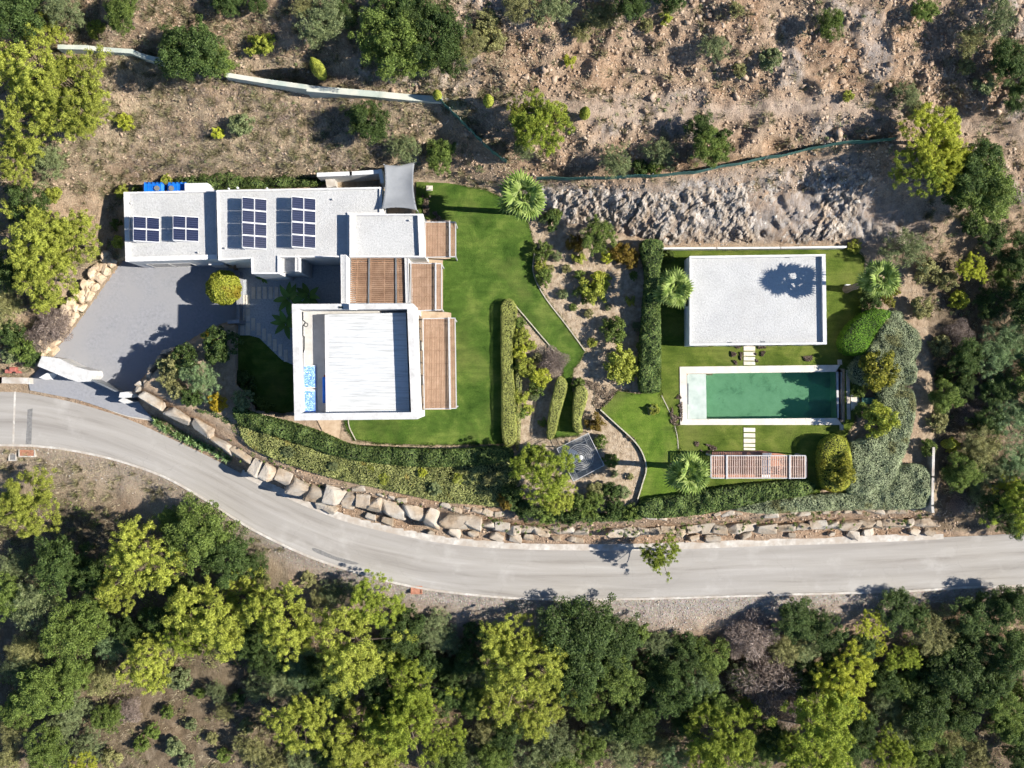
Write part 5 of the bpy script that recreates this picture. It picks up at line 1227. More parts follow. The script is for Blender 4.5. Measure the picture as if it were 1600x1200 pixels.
def plant(px, py, d, k, hs=1.0, label=None, sink=0.0, group=None):
    fam, mat, name, adj, cat = KIND[k]
    i = random.randrange(len(PROTO[fam])); cm, tm, hc = PROTO[fam][i]
    s_ = d/S/D0[fam]; zc = 0.0
    near = py-ip(px, ROAD_B)
    if 0 < near < 120 and px < 1560: hs *= 0.62+0.3*near/120
    for _ in range(8):
        p = W(px, py, zc); g_ = ground_z(p.x, p.y); zc = g_+hc*s_*hs-sink
    sc_ = s_*(H-zc)/H
    root = empty(name, (p.x, p.y, g_-sink), rz=random.uniform(0, 6.28)); root.scale = (sc_, sc_, sc_*hs); root['category'] = cat
    co = link(bpy.data.objects.new('crown', cm), root); tr = link(bpy.data.objects.new('trunk', tm), root)
    co.material_slots[0].link = 'OBJECT'; co.material_slots[0].material = M[mat]
    if label: root['label'] = label
    else: REG.setdefault((adj, region(px, py)), []).append((px, root))
    return root
VEG = '''
45 110 110 P;112 135 110 P;50 178 105 P;130 180 70 P;70 45 52 P;22 245 75 P;75 255 55 V;25 18 95 O;95 12 60 V;190 18 62 G;150 45 34 p;300 82 96 O;270 60 50 O;340 95 50 G;195 190 30 l;340 208 22 l;375 195 42 v;
355 0 50 O;400 -2 40 O;40 318 72 O;85 305 30 p;50 372 105 P;108 376 96 P;72 430 104 P;12 425 60 O;20 520 50 o;40 545 44 s;10 480 56 U;70 470 40 P;48 555 36 o;15 555 30 v;85 505 55 x;62 525 44 x;
505 30 78 V;535 20 46 O;470 5 40 U;612 62 104 G;640 20 80 O;676 48 100 O;640 88 74 G;705 85 60 O;735 70 54 U;605 10 60 O;760 30 40 u;770 60 44 u;415 68 34 p;398 72 34 p;575 190 66 O;566 183 40 G;630 232 48 V;690 244 54 G;
845 195 92 D;822 178 52 P;868 178 44 P;818 230 40 V;1096 196 50 O;1110 232 58 G;1130 215 30 o;1035 238 46 V;965 250 54 V;1025 262 28 s;1000 262 30 o;815 12 60 U;865 8 60 V;940 22 58 U;912 50 36 U;985 -4 60 O;1050 -8 50 O;
1118 74 48 V;1205 92 42 v;1300 36 46 G;1155 110 26 u;890 95 22 l;1040 28 22 p;1010 40 24 u;1150 15 26 u;1325 150 22 p;1420 150 40 V;1435 170 30 u;1445 15 40 G;1520 60 46 U;1560 30 60 V;1540 132 38 v;1510 105 30 u;1580 95 66 O;1595 150 50 O;
1460 205 96 L;1440 262 80 D;1478 250 70 L;1522 268 94 O;1540 310 86 G;1530 284 112 G;1500 300 60 O;1418 390 66 V;1552 372 54 O;1520 350 40 o;1520 418 42 L;1498 468 32 l;1480 440 34 u;1448 425 44 u;1575 515 80 A;1548 560 64 A;1590 470 50 A;1600 560 60 A;
1440 480 40 u;1480 620 54 G;1475 585 30 o;1580 655 84 A;1595 725 76 A;1530 700 70 U;1555 745 60 V;1505 738 60 G;1487 695 24 l;1560 790 60 O;1600 800 84 D;1575 760 44 L;1530 770 40 V;1625 470 100 O;1630 600 100 G;1510 560 60 O;1545 475 50 O;1500 520 40 x;1470 540 36 u;1560 610 56 O;1505 600 44 O;1600 400 70 O;1570 430 50 G;1545 660 50 O;1580 820 50 O;1520 720 44 O;1515 650 40 x;1530 610 44 x;1465 660 34 u;1450 700 30 s;1495 790 30 x;1470 640 24 v;
48 790 98 P;310 832 112 G;352 868 92 O;270 815 52 G;400 885 44 O;220 880 110 P;185 925 70 P;335 955 118 P;385 930 74 P;300 990 70 P;235 1035 84 P;95 880 90 O;60 950 84 V;110 985 92 G;140 900 70 O;175 1000 60 A;40 1020 60 U;
65 1085 90 G;110 1105 60 V;160 1060 56 U;75 1170 74 G;140 1165 54 V;20 1140 50 U;30 880 50 V;280 1060 40 v;340 1080 36 V;200 1110 44 x;130 1195 44 L;15 1185 44 U;175 1185 36 u;350 1110 30 U;275 1165 36 v;400 1075 40 V;262 1112 24 s;300 1132 22 v;332 1152 22 u;240 1142 26 s;372 1092 28 o;312 1082 20 s;292 1190 28 v;222 1162 28 s;350 1180 24 s;385 1135 26 v;
440 968 108 P;552 1008 124 P;585 940 84 D;630 985 74 O;682 985 60 V;665 1035 66 O;478 1045 70 A;650 1075 96 P;635 1135 108 P;470 1130 92 P;555 1145 90 P;560 1190 80 P;527 925 48 V;482 905 26 u;412 905 26 u;505 935 40 U;700 1050 50 O;520 1085 70 O;700 1000 44 V;600 1095 70 O;
415 1030 60 O;730 1030 54 O;690 1150 70 P;520 1180 60 O;395 1170 50 U;430 1195 50 U;740 1090 60 G;760 1140 50 U;735 1185 60 V;
815 1050 122 P;800 1000 90 P;842 1105 90 P;780 1090 70 P;860 1010 60 P;905 985 118 O;960 1000 84 O;905 1050 90 O;965 1055 84 G;920 1095 60 G;1030 1005 44 V;870 1155 70 V;925 1165 60 G;1050 1075 84 O;1000 1105 64 O;1110 1030 70 G;1095 1065 64 A;1075 1130 56 O;
1130 1150 108 D;1100 1180 64 D;1160 1110 40 D;830 1185 70 V;1015 1160 54 U;975 1175 54 V;1050 1185 60 A;1200 1060 110 X;1178 990 72 X;1235 1105 66 X;1150 1000 54 X;1225 1010 60 U;
1245 968 66 O;1290 985 60 O;1255 1010 56 V;1362 975 42 L;1370 1010 32 L;1325 1060 92 L;1310 1095 50 L;1410 1022 54 P;1462 985 82 U;1400 950 64 O;1430 965 44 O;1530 960 84 O;1585 945 74 O;1580 1010 90 O;1500 1030 96 O;1540 1060 84 O;
1455 1055 70 O;1445 1105 80 O;1385 1095 62 V;1275 1145 124 D;1240 1170 70 D;1330 1170 64 O;1390 1175 64 D;1440 1185 60 G;1570 1135 60 G;1530 1185 56 U;1595 1180 60 O;1500 1120 70 O;1480 1160 50 U;1345 1135 60 O;1600 1090 60 G;1205 1150 60 O;150 960 70 G;205 985 54 O;250 965 60 O;20 930 70 G;35 1050 66 V;120 1050 60 G;95 1140 56 V;170 1120 46 G;25 1110 60 G;290 930 60 O;255 1000 40 V;440 1060 70 V;400 1000 60 O;500 1050 60 O;590 1045 70 O;615 1015 60 G;700 1090 60 O;745 1050 60 V;770 1180 60 G;790 1150 60 O;705 1190 60 G;600 1180 70 P;480 1190 60 V;740 985 36 o;765 1000 40 O;985 1130 70 O;1020 1050 60 O;1000 990 36 s;1160 1060 56 V;1070 1020 60 O;1120 1100 60 G;1180 1170 66 G;1260 1060 60 O;1300 1030 50 O;1380 1060 60 O;1420 1070 60 G;1350 1010 46 O;1290 1185 60 D;1480 1190 60 O;1560 1090 70 G;1590 1140 60 O;950 1130 60 V;880 1190 60 G;1440 1140 60 G;1410 1140 60 V;
350 450 54 b;345 540 62 o;330 525 30 y;315 592 54 A;340 628 34 y;290 560 52 o;272 572 40 u;275 608 34 u;300 620 36 o;262 590 34 u;365 600 46 o;380 625 36 v;255 570 24 v;395 640 40 s;
928 452 46 p;938 440 34 l;912 458 34 s;958 516 50 s;970 573 60 p;980 580 36 l;935 368 56 G;898 380 34 a;905 402 24 p;860 344 34 o;868 335 24 s;970 395 36 a;985 405 30 a;950 400 26 l;847 392 34 s;845 415 24 p;850 432 30 s;
820 485 0 s;815 525 30 p;812 550 28 l;822 575 34 p;845 590 36 l;838 605 28 s;866 565 44 x;815 620 26 p;812 645 22 s;905 600 22 s;930 660 30 a;938 690 26 s;955 720 26 s;848 740 92 D;870 775 60 P;830 715 44 s;905 790 40 s;
800 770 36 o;790 785 28 a;820 795 34 o;855 805 36 s;885 805 34 o;930 780 34 s;955 765 30 o;920 805 30 s;960 795 34 o;985 800 30 s;930 765 30 u;975 770 22 v;
1375 540 70 b;1365 585 74 b;1370 655 58 b;1310 718 60 b;1360 467 40 o;1388 462 36 h;1395 445 20 p;1345 640 26 s;1340 610 26 s;1335 385 24 p;1022 640 20 p;1045 400 22 s;1018 640 16 v;
450 706 20 v;520 728 18 v;600 748 20 p;680 764 22 v;715 748 20 p;660 738 16 l;765 748 22 u;580 732 14 l;
870 400 18 v;885 420 16 u;905 430 18 s;880 460 18 v;895 480 14 s;920 490 16 u;990 430 16 s;985 470 18 p;995 510 16 v;925 535 18 p;860 420 14 u;1000 540 14 s;950 480 12 v;812 505 20 s;830 540 18 p;840 560 20 u;825 640 18 p;835 620 16 v;848 660 16 s;960 740 14 v;985 745 12 u;
260 280 18 p;215 300 22 s;190 300 24 p;182 350 20 s;185 378 22 p;
'''
for tok in VEG.replace('\n', '').split(';'):
    q = tok.split()
    if len(q) < 4 or float(q[2]) <= 0: continue
    k = q[3]
    if k == 'b' and float(q[0]) > 1000: continue
    if k == 'P' and float(q[1]) > 700 and random.random() < 0.3: k = 'D'
    plant(float(q[0]), float(q[1]), float(q[2])*random.uniform(0.98, 1.08), k, random.uniform(0.92, 1.1) if k not in 'b' else 1.0)
# named single plants
plant(1035, 868, 58, 'D', 1.15, 'lone small green pine leaning out over the road by the boulder wall')
plant(1372, 578, 72, 'h', 1.1, 'large golden shrub just right of the pool end', sink=-0.5); plant(1372, 655, 58, 'p', 1.6, 'yellow-green rounded shrub right of the pool below the golden one', sink=-0.4)
plant(1310, 735, 56, 'h', 1.3, 'golden shrub at the right end of the pool pergola', sink=-0.6)
for px, py, d, lab in ((496,106,21,'leaning pointed cypress above the pale green wall'),(683,148,14,'tiny cypress at the end of the pale green wall'),(763,157,17,'small cypress standing on the low kerb'),(914,176,17,'small cypress beside the large pine on the upper track'),(1482,694,15,'small lime cypress right of the garden wall')):
    plant(px, py, d, 'c', 1.9 if d > 20 else 1.3, lab)
for (adj, reg), lst in REG.items():
    lst.sort(key=lambda q: q[0])
    for i, (x_, o) in enumerate(lst):
        if len(lst) == 1: o['label'] = 'the only %s %s' % (adj, reg)
        else:
            o['label'] = ('%s %s, %s from left' % (adj, reg, ORD[i])); o['group'] = '%ss %s' % (adj, reg)

# ------------------------------------------------------------------ undergrowth
def undergrowth(name, x, y, rad, nl, ln, wd, mat, label):
    z = ground_at(x, y); k = (H-z)/H/S; C = np.stack([(x-800)*k, (600-y)*k, z+rad*0.25], -1)
    v, f = puff_leaves(C, rad, nl, rng, ln, wd, False, 0.4, 0.3)
    tag(link(bpy.data.objects.new(name, npmesh(name, v, f, M[mat]))), label, 'undergrowth', kind='stuff')
def wood_zone(x, y):
    nr = y-ip(x, ROAD_B); m = nr > np.interp(x, [0,400,700,1000,1300,1600], [70,60,60,55,45,20])
    bare = ((x > 225) & (x < 400) & (y > 1040)) | ((x < 240) & (y > 1110))
    return m & (rng.random(len(x)) < np.where(bare, 0.12, 1.0)*np.clip(0.1+1.3*vnoise(x/S, -y/S, 0.3, 91), 0, 1))
x, y = scatter(2600, -150, 1750, 720, 1350, wood_zone)
undergrowth('undergrowth', x[:1500], y[:1500], 0.3+0.45*rng.random(1500), 46, 0.15, 0.07, 'green', 'dark green undergrowth filling the ground of the lower woods')
undergrowth('undergrowth', x[1500:], y[1500:], 0.3+0.5*rng.random(1100), 46, 0.16, 0.05, 'dusty', 'dusty olive undergrowth among the trees of the lower woods')
def slope_zone(x, y):
    z1 = (y < 300) & (x < 780); z2 = (y < 240) & (x >= 780); z3 = (x < 190) & (y >= 300) & (y < 590); z4 = (x > 1445) & (y >= 240) & (y < 820)
    p = np.where(z1, 0.8, np.where(z2, 0.6, np.where(z3, 1.0, np.where(z4, 1.0, 0))))
    return is_wild(x, y) & (rng.random(len(x)) < p*np.clip(-0.5+2.2*vnoise(x/S, -y/S, 0.35, 93), 0.0, 1))
x, y = scatter(1500, -150, 1750, -150, 830, slope_zone)
undergrowth('hillside_scrub', x[:900], y[:900], 0.14+0.4*rng.random(900)**2, 44, 0.13, 0.04, 'scrub', 'tufts of dull brown-green scrub on the bare slopes')
xd, yd = scatter(420, 150, 620, 120, 285, lambda x, y: is_wild(x, y) & (vnoise(x/S, -y/S, 0.35, 95) > 0.4))
undergrowth('dead_scrub', xd, yd, 0.2+0.35*rng.random(420), 40, 0.22, 0.02, 'dead', 'grey-brown dead brush on the dry slope behind the villa')
undergrowth('hillside_scrub', x[900:], y[900:], 0.14+0.38*rng.random(600)**2, 44, 0.12, 0.05, 'olive', 'tufts of grey-green scrub on the bare slopes')
# ------------------------------------------------------------------ hedges
def hedge(name, poly, h, mat, label, leaf=0.11, dens=330, round_=0.35, z0=None, cat='hedge', lump=0.10, sm=4, kind=None, shag=0.06):
    if sm: poly = smooth_poly(poly, sm)
    gz_ = 0.0 if z0 is None else z0; zt = gz_+h
    P2 = [(p.x, p.y) for p in Wp(poly, zt)]
    if area(P2) < 0: P2 = P2[::-1]
    A = abs(area(P2)); xs = [p[0] for p in P2]; ys = [p[1] for p in P2]
    n = int(A*dens); X = []; Y = []; c = 0
    while c < n:
        x = rng.uniform(min(xs), max(xs), n); y = rng.uniform(min(ys), max(ys), n); m = inside(x, y, P2); X.append(x[m]); Y.append(y[m]); c += m.sum()
    X = np.concatenate(X)[:n]; Y = np.concatenate(Y)[:n]; d = dist_poly(X, Y, P2); r_ = min(round_*h, 0.6)
    def top(d): q = np.clip(d/max(r_, 1e-3), 0, 1); return zt - r_*(1-np.sqrt(np.maximum(0, 1-(1-q)**2)))
    lumps = (vnoise(X, Y, 1.1, 61)-0.5)*lump*2.4+(vnoise(X, Y, 2.8, 62)-0.5)*lump*1.6
    Zt = top(d)+lumps+rng.uniform(-shag, shag, n)
    e = 0.05; nx_ = -(vnoise(X+e, Y, 1.1, 61)-vnoise(X-e, Y, 1.1, 61))/(2*e)*lump*2.4; ny_ = -(vnoise(X, Y+e, 1.1, 61)-vnoise(X, Y-e, 1.1, 61))/(2*e)*lump*2.4
    N_ = unit(np.stack([nx_, ny_, np.ones(n)], -1)+0.36*rng.normal(size=(n,3)))
    Zt = Zt + np.where(rng.random(n) < 0.05, rng.random(n)*2.2*shag+0.02, 0)
    Pts = np.stack([X, Y, Zt], -1)
    # sides
    seg = [(P2[i], P2[(i+1) % len(P2)]) for i in range(len(P2))]; Ls = np.array([math.hypot(b[0]-a[0], b[1]-a[1]) for a, b in seg]); per = Ls.sum()
    ns = int(per*h*dens*0.8); si = rng.choice(len(seg), ns, p=Ls/per); tt = rng.random(ns); a_ = np.array([s[0] for s in seg])[si]; b_ = np.array([s[1] for s in seg])[si]
    q = a_+(b_-a_)*tt[:,None]; dr = unit(b_-a_); on = np.stack([dr[:,1], -dr[:,0]], -1)
    q = q+on*rng.uniform(-0.08, 0.05, ns)[:,None]
    Ps = np.stack([q[:,0], q[:,1], gz_+rng.random(ns)*(h-r_*0.6)], -1); Nn = unit(np.stack([on[:,0], on[:,1], np.full(ns, 0.25)], -1)+0.5*rng.normal(size=(ns,3)))
    PP = np.concatenate([Pts, Ps]); NN = np.concatenate([N_, Nn]); m_ = len(PP)
    v, f = leaf_quads(PP, NN, rng.normal(size=(m_,3)), leaf*rng.uniform(0.7,1.4,m_), leaf*0.6*rng.uniform(0.7,1.3,m_))
    o = link(bpy.data.objects.new(name, npmesh(name, v, f, M[mat])))
    tag(o, label, cat, kind=kind)
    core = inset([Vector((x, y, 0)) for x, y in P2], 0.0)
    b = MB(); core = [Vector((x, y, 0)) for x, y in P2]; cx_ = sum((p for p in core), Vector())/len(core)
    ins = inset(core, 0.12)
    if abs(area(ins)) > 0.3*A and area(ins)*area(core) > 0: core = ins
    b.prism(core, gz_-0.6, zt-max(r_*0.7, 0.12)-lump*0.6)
    k = b.build('light_block_core', M['core']); k.parent = o  # solid dark core added to block light passing through the leaves
    return o
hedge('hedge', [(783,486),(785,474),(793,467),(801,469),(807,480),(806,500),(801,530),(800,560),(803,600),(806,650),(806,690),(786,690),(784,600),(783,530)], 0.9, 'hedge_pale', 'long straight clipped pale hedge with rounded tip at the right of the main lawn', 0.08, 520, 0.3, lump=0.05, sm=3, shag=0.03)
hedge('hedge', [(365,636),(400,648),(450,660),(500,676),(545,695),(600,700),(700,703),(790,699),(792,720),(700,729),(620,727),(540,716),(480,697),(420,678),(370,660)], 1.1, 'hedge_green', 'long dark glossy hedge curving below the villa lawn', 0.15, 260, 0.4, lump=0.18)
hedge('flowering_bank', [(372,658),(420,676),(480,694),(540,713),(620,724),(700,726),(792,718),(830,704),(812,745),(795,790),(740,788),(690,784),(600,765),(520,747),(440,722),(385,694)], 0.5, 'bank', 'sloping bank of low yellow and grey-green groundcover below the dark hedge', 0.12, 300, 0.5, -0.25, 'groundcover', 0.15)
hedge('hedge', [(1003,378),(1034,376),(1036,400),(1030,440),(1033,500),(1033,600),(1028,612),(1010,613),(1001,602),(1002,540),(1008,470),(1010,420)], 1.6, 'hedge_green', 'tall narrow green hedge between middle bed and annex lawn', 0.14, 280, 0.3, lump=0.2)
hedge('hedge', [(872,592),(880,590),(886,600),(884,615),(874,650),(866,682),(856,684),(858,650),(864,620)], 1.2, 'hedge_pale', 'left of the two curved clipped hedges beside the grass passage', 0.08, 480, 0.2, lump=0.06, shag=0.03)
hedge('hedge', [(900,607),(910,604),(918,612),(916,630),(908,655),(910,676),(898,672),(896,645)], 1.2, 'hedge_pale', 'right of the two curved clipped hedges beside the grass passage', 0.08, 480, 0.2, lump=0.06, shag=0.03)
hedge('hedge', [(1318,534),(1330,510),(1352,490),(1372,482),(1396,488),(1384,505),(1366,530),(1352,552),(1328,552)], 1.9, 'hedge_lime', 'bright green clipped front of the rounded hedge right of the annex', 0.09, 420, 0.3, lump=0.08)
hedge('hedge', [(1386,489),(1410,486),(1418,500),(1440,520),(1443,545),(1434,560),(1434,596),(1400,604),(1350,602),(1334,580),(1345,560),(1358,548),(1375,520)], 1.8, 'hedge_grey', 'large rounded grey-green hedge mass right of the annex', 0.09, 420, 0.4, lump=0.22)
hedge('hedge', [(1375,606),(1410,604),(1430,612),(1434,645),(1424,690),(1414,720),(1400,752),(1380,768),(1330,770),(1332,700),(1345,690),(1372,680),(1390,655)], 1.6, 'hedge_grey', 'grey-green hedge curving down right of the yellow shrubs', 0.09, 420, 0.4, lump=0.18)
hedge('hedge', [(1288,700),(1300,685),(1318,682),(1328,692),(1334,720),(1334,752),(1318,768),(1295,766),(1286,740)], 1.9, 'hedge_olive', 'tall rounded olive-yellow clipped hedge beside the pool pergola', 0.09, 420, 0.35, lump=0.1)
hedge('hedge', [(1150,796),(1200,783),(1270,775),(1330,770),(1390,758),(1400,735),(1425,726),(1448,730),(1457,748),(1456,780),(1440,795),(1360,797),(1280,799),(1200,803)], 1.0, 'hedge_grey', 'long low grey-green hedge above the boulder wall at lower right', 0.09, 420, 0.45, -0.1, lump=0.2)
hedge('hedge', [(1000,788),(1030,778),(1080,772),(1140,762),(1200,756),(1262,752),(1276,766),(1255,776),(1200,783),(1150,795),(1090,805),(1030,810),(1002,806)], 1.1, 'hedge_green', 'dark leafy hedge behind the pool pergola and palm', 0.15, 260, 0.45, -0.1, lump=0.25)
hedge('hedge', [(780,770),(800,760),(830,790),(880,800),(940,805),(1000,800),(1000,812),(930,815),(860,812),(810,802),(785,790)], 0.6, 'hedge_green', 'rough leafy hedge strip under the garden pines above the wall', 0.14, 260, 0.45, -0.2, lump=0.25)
hedge('groundcover', [(270,280),(330,268),(400,262),(470,266),(498,272),(498,288),(400,292),(300,294)], 0.5, 'hedge_green', 'bright leafy creeper strip behind the villa roof', 0.14, 240, 0.5, 0.3, 'groundcover', 0.3)
hedge('groundcover', [(800,530),(812,520),(815,580),(812,690),(806,690),(806,560)], 0.6, 'bank', 'thin strip of mixed low plants beside the straight pale hedge', 0.1, 300, 0.5, 0.0, 'groundcover', 0.2)
hedge('groundcover', [(236,650),(262,660),(300,682),(330,700),(320,704),(290,692),(255,672)], 0.25, 'hedge_green', 'low green weeds behind the roadside agaves', 0.1, 200, 0.5, -3.0, 'groundcover', 0.12)
hedge('groundcover', [(300,640),(340,655),(385,690),(430,714),(420,705),(380,672),(345,645)], 0.4, 'hedge_green', 'dark low plants above the boulders near the yellow shrub', 0.12, 240, 0.5, -0.35, 'groundcover', 0.2)
xw = rng.uniform(340, 1450, 210); yw = ip(xw, WALL_T)+rng.uniform(-4, 26, 210); zw = np.where(yw < ip(xw, WALL_T)+6, -0.35, -1.0)
kw = (H-zw)/H/S; v, f = puff_leaves(np.stack([(xw-800)*kw, (600-yw)*kw, zw], -1), 0.10+0.22*rng.random(210)**2, 40, rng, 0.10, 0.045, False, 0.4, 0.2)
tag(link(bpy.data.objects.new('wall_weeds', npmesh('wall_weeds', v, f, M['green']))), 'small weeds growing in the joints of the boulder wall', 'weeds', kind='stuff')
ex = []; ey = []
for pol in (LAWN_A, LAWN_B, LAWN_C):
    for i in range(len(pol)):
        (x0, y0), (x1, y1) = pol[i], pol[(i+1) % len(pol)]; m_ = int(math.hypot(x1-x0, y1-y0)*1.6); t_ = rng.random(m_)
        ex.append(x0+(x1-x0)*t_+rng.normal(0, 1.3, m_)); ey.append(y0+(y1-y0)*t_+rng.normal(0, 1.3, m_))
ex = np.concatenate(ex); ey = np.concatenate(ey); ok = ~inside(ex, ey, [(1060,571),(1331,568),(1331,667),(1060,667)]) & ~inside(ex, ey, [(600,280),(712,280),(712,645),(530,645)])
blades('lawn_fringe', ex[ok], ey[ok], 5, np.full(ok.sum(), 0.13), 0.016, M['turf'], 'ragged grass fringe along the lawn edges', 'grass', 0.1, 0.05, 0.95)
# dead flower patches on the lawns
def patch_leaves(poly, label):
    P = np.array(smooth_poly(poly, 3)); n = 900; x, y = scatter(n, P[:,0].min(), P[:,0].max(), P[:,1].min(), P[:,1].max(), lambda x, y: inside(x, y, [tuple(p) for p in P]) & (vnoise(x/S, y/S, 3.0, 77) > 0.42))
    p = np.stack([(x-800)/S, (600-y)/S, 0.05+0.12*rng.random(n)], -1)
    v, f = leaf_quads(p, unit(rng.normal(size=(n,3))*0.7+np.array([0,0,1.0])), rng.normal(size=(n,3)), rng.uniform(0.06,0.16,n), rng.uniform(0.04,0.09,n))
    tag(link(bpy.data.objects.new('dead_plants', npmesh('dead_plants', v, f, M['litter']))), label, 'dead plants', kind='stuff')
patch_leaves([(1054,625),(1064,618),(1066,655),(1058,665),(1046,655)], 'brown withered plants at the left pool corner')
patch_leaves([(1142,544),(1158,542),(1158,562),(1150,570),(1144,560)], 'brown withered plants left of the stepping stones by the annex')
patch_leaves([(1180,542),(1196,542),(1192,556),(1184,566),(1180,560)], 'brown withered plants right of the stepping stones by the annex')
patch_leaves([(1254,552),(1266,552),(1268,562),(1258,564)], 'small brown withered plant on the annex lawn')
patch_leaves([(658,308),(672,306),(682,330),(690,344),(668,344)], 'brown withered plants on the lawn beside the shade sail')
patch_leaves([(895,590),(940,600),(965,610),(935,640),(920,610)], 'brown withered plants above the right curved hedge')
patch_leaves([(1085,690),(1118,698),(1120,706),(1098,706)], 'brown withered tufts at the lawn edge by the pergola')
patch_leaves([(978,680),(990,684),(994,694),(984,692)], 'dark withered tufts in the bed beside the curved edging')

# ------------------------------------------------------------------ palms
def frond_mesh(seed):
    rg = random.Random(seed); v = []; f = []
    L0 = 0.86; R_ = 0.80
    # petiole
    for i, (a, c) in enumerate((((0,-0.02),(0,0.02)),((L0,-0.014),(L0,0.014)))): v += [(a[0],a[1],0.0),(c[0],c[1],0.0)]
    f.append((0,2,3,1)); nseg = 15
    for k in range(nseg):
        an = math.radians(-118+236*k/(nseg-1)); ln = R_*(0.78+0.22*math.cos(an*0.55))*rg.uniform(0.9,1.08); wdt = 0.078
        d = (math.cos(an), math.sin(an)); n = (-d[1], d[0]); b0 = (L0-0.02, 0.0); zf = 0.035 if k % 2 else -0.02
        m = 0.6; z1 = -0.04*abs(math.sin(an)); z2 = -0.22*rg.uniform(0.6,1.4)
        o = len(v)
        v += [(b0[0],b0[1],0.0),(b0[0]+d[0]*ln*m-n[0]*wdt,b0[1]+d[1]*ln*m-n[1]*wdt,z1-0.03),(b0[0]+d[0]*ln*m,b0[1]+d[1]*ln*m,z1+0.03),(b0[0]+d[0]*ln*m+n[0]*wdt,b0[1]+d[1]*ln*m+n[1]*wdt,z1-0.03),(b0[0]+d[0]*ln,b0[1]+d[1]*ln,z1+z2)]
        f += [(o,o+1,o+2),(o,o+2,o+3),(o+1,o+4,o+2),(o+2,o+4,o+3)]
    me = bpy.data.meshes.new('frond'); me.from_pydata(v, [], f); me.materials.append(M['palm']); return me
FR = [frond_mesh(i) for i in range(4)]
def palm(base, top_z, diam, label, lean=(0,0), nf=19):
    z0 = float(ground_at(*base)); p = W(*base, z0); root = empty('fan_palm', (p.x, p.y, z0), label, 'palm', 'fan palms in the garden')
    hgt = top_z-z0; b = MB(); k_ = 9
    pts = [Vector((lean[0]*(i/k_)**1.5, lean[1]*(i/k_)**1.5, -0.1+(hgt+0.1)*i/k_)) for i in range(k_+1)]
    b.tube(pts, [0.24-0.10*i/k_+(0.03 if i % 2 else 0)+(0.1 if i == 0 else 0) for i in range(k_+1)], 10); b.build('trunk', M['palmbark'], root)
    s_ = diam/S*(H-top_z)/H/2/1.5
    for i in range(nf):
        t_ = i/nf; el = math.radians(66-100*t_+random.uniform(-10,10)); az = i*2.39996+random.uniform(-0.2,0.2)
        o = link(bpy.data.objects.new('frond', random.choice(FR)), root); o.location = pts[-1]+Vector((0,0,0.05-0.12*t_))
        o.rotation_euler = (random.uniform(-0.4,0.4), -el, az); q = s_*random.uniform(0.9,1.1); o.scale = (q,q,q)
    for i in range(9):
        o = link(bpy.data.objects.new('frond', random.choice(FR)), root); o.location = pts[-1]+Vector((0,0,0.1)); o.rotation_euler = (random.uniform(-0.5,0.5), -math.radians(random.uniform(20,75)), i*2.39996+1.1); q = s_*random.uniform(0.45,0.7); o.scale = (q,q,q)
    b = MB(); b.tube([pts[-1]-Vector((0,0,0.25)), pts[-1]+Vector((0,0,0.05)), pts[-1]+Vector((0,0,0.3))], [0.17,0.2,0.03], 9); b.build('crown_shaft', M['palm'], root)
palm((817,333), 7.0, 78, 'tall fan palm between main lawn and rock cut')
palm((1041,458), 3.6, 62, 'fan palm against the left wall of the annex')
palm((1322,452), 6.6, 66, 'fan palm right of the annex casting its shadow onto the gravel roof', (0.25, 0.1))
palm((1052,728), 6.2, 70, 'fan palm at the lower lawn left of the pool pergola', (0.1, 0))
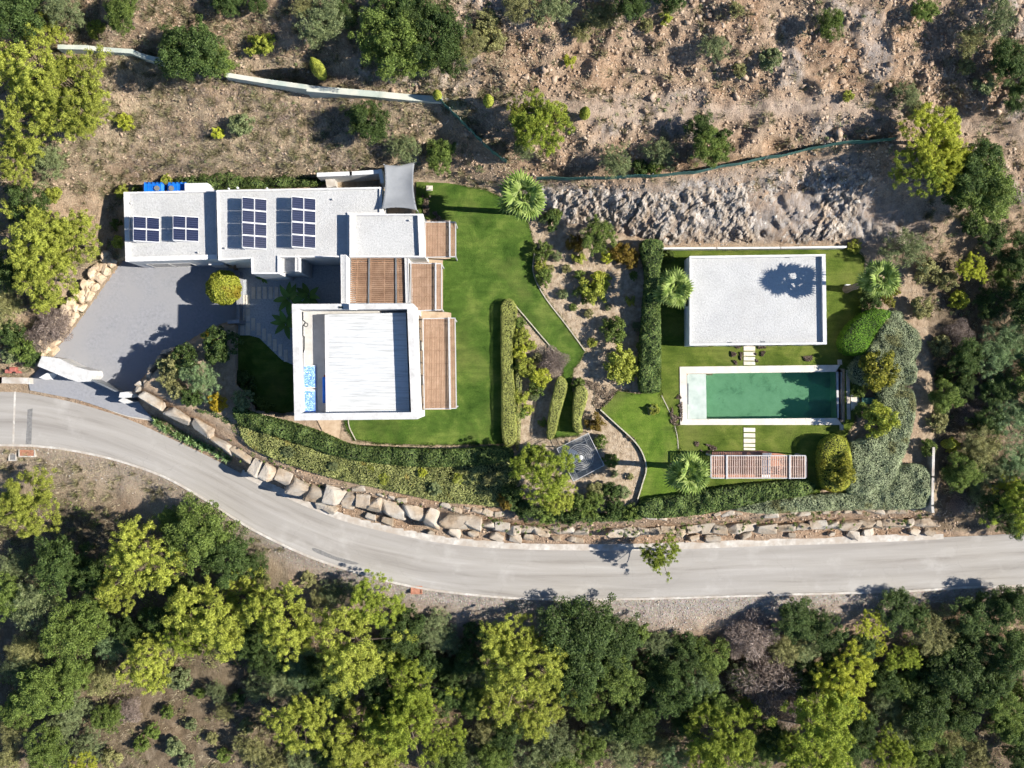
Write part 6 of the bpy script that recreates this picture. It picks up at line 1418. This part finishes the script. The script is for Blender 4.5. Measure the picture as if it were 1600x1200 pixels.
# ------------------------------------------------------------------ banana plants in the courtyard
def banana_leaf():
    v = []; f = []; n = 7
    for i in range(n+1):
        t_ = i/n; wd = 0.24*math.sin(math.pi*min(1, 0.08+t_*0.95))**0.7 if t_ > 0.15 else 0.03; z = 0.55*t_-0.75*t_*t_; x = 1.35*t_
        v += [(x,-wd,z+0.05),(x,0,z),(x,wd,z+0.05)]
    for i in range(n):
        o = 3*i; f += [(o,o+3,o+4,o+1),(o+1,o+4,o+5,o+2)]
    me = bpy.data.meshes.new('leaf'); me.from_pydata(v, [], f); me.materials.append(M['banana']); return me
BL = banana_leaf()
for px, py, sz, nl, lab in ((452,467,1.0,9,'banana plant with one sunlit leaf at the villa corner in the courtyard'),(482,462,0.9,8,'shaded banana plant beside the white courtyard wall'),(446,505,0.95,8,'shaded banana plant against the villa wall below the others'),(432,425,0.5,7,'small shaded plant under the porch roof'),(407,433,0.45,7,'small sunlit plant at the porch front')):
    p = W(px, py, -1.2); root = empty('banana_plant', (p.x, p.y, -2.6), lab, 'plant', 'large-leaved courtyard plants')
    b = MB(); b.tube([(0,0,-0.05),(0.03,0,1.2*sz)], [0.10*sz,0.06*sz], 7); b.build('stem', M['agave'], root)
    for i in range(nl):
        o = link(bpy.data.objects.new('leaf', BL), root); o.location = (0,0,1.1*sz); o.scale = (sz*1.05,)*3
        o.rotation_euler = (random.uniform(-.3,.3), -math.radians(random.uniform(-5,55)), i*2.4+random.uniform(-.3,.3))
# ------------------------------------------------------------------ agaves along the road
def agave_mesh(seed):
    rg = random.Random(seed); v = []; f = []
    for i in range(22):
        a = i*2.39996; el = math.radians(78-62*(i/22)); ln = 0.5*rg.uniform(0.8,1.1); d = Vector((math.cos(a)*math.cos(el), math.sin(a)*math.cos(el), math.sin(el))); s_ = Vector((-math.sin(a), math.cos(a), 0))*0.055; u = d.cross(s_).normalized()*0.02
        if u.z < 0: u = -u
        o = len(v); b0 = Vector((0,0,0.05))
        v += [tuple(b0-s_*0.7), tuple(b0+s_*0.7), tuple(b0+d*ln*0.45+s_+u), tuple(b0+d*ln*0.45-s_+u), tuple(b0+d*ln), tuple(b0+d*ln*0.45-u)]
        f += [(o,o+5,o+3),(o,o+1,o+5),(o+1,o+2,o+5),(o+3,o+5,o+4),(o+5,o+2,o+4)]
    me = bpy.data.meshes.new('agave'); me.from_pydata(v, [], f); me.materials.append(M['agave']); return me
AG = [agave_mesh(i) for i in range(3)]
ags = [(246,656),(254,661),(262,667),(279,675),(287,680),(298,684),(311,688),(321,694),(333,698),(344,706),(357,711)]
for i, (x, y) in enumerate(ags):
    p = W(x-1, y+4, -2.8); o = link(bpy.data.objects.new('agave', random.choice(AG))); o.location = (p.x, p.y, ground_z(p.x, p.y)); s_ = random.uniform(1.0, 1.4); o.scale = (s_,)*3; o.rotation_euler = (0,0,random.uniform(0,6))
    tag(o, 'green agave rosette at the road edge, %s of eleven from the gate pillar' % ORD[i], 'agave', 'agaves in a row at the road edge')
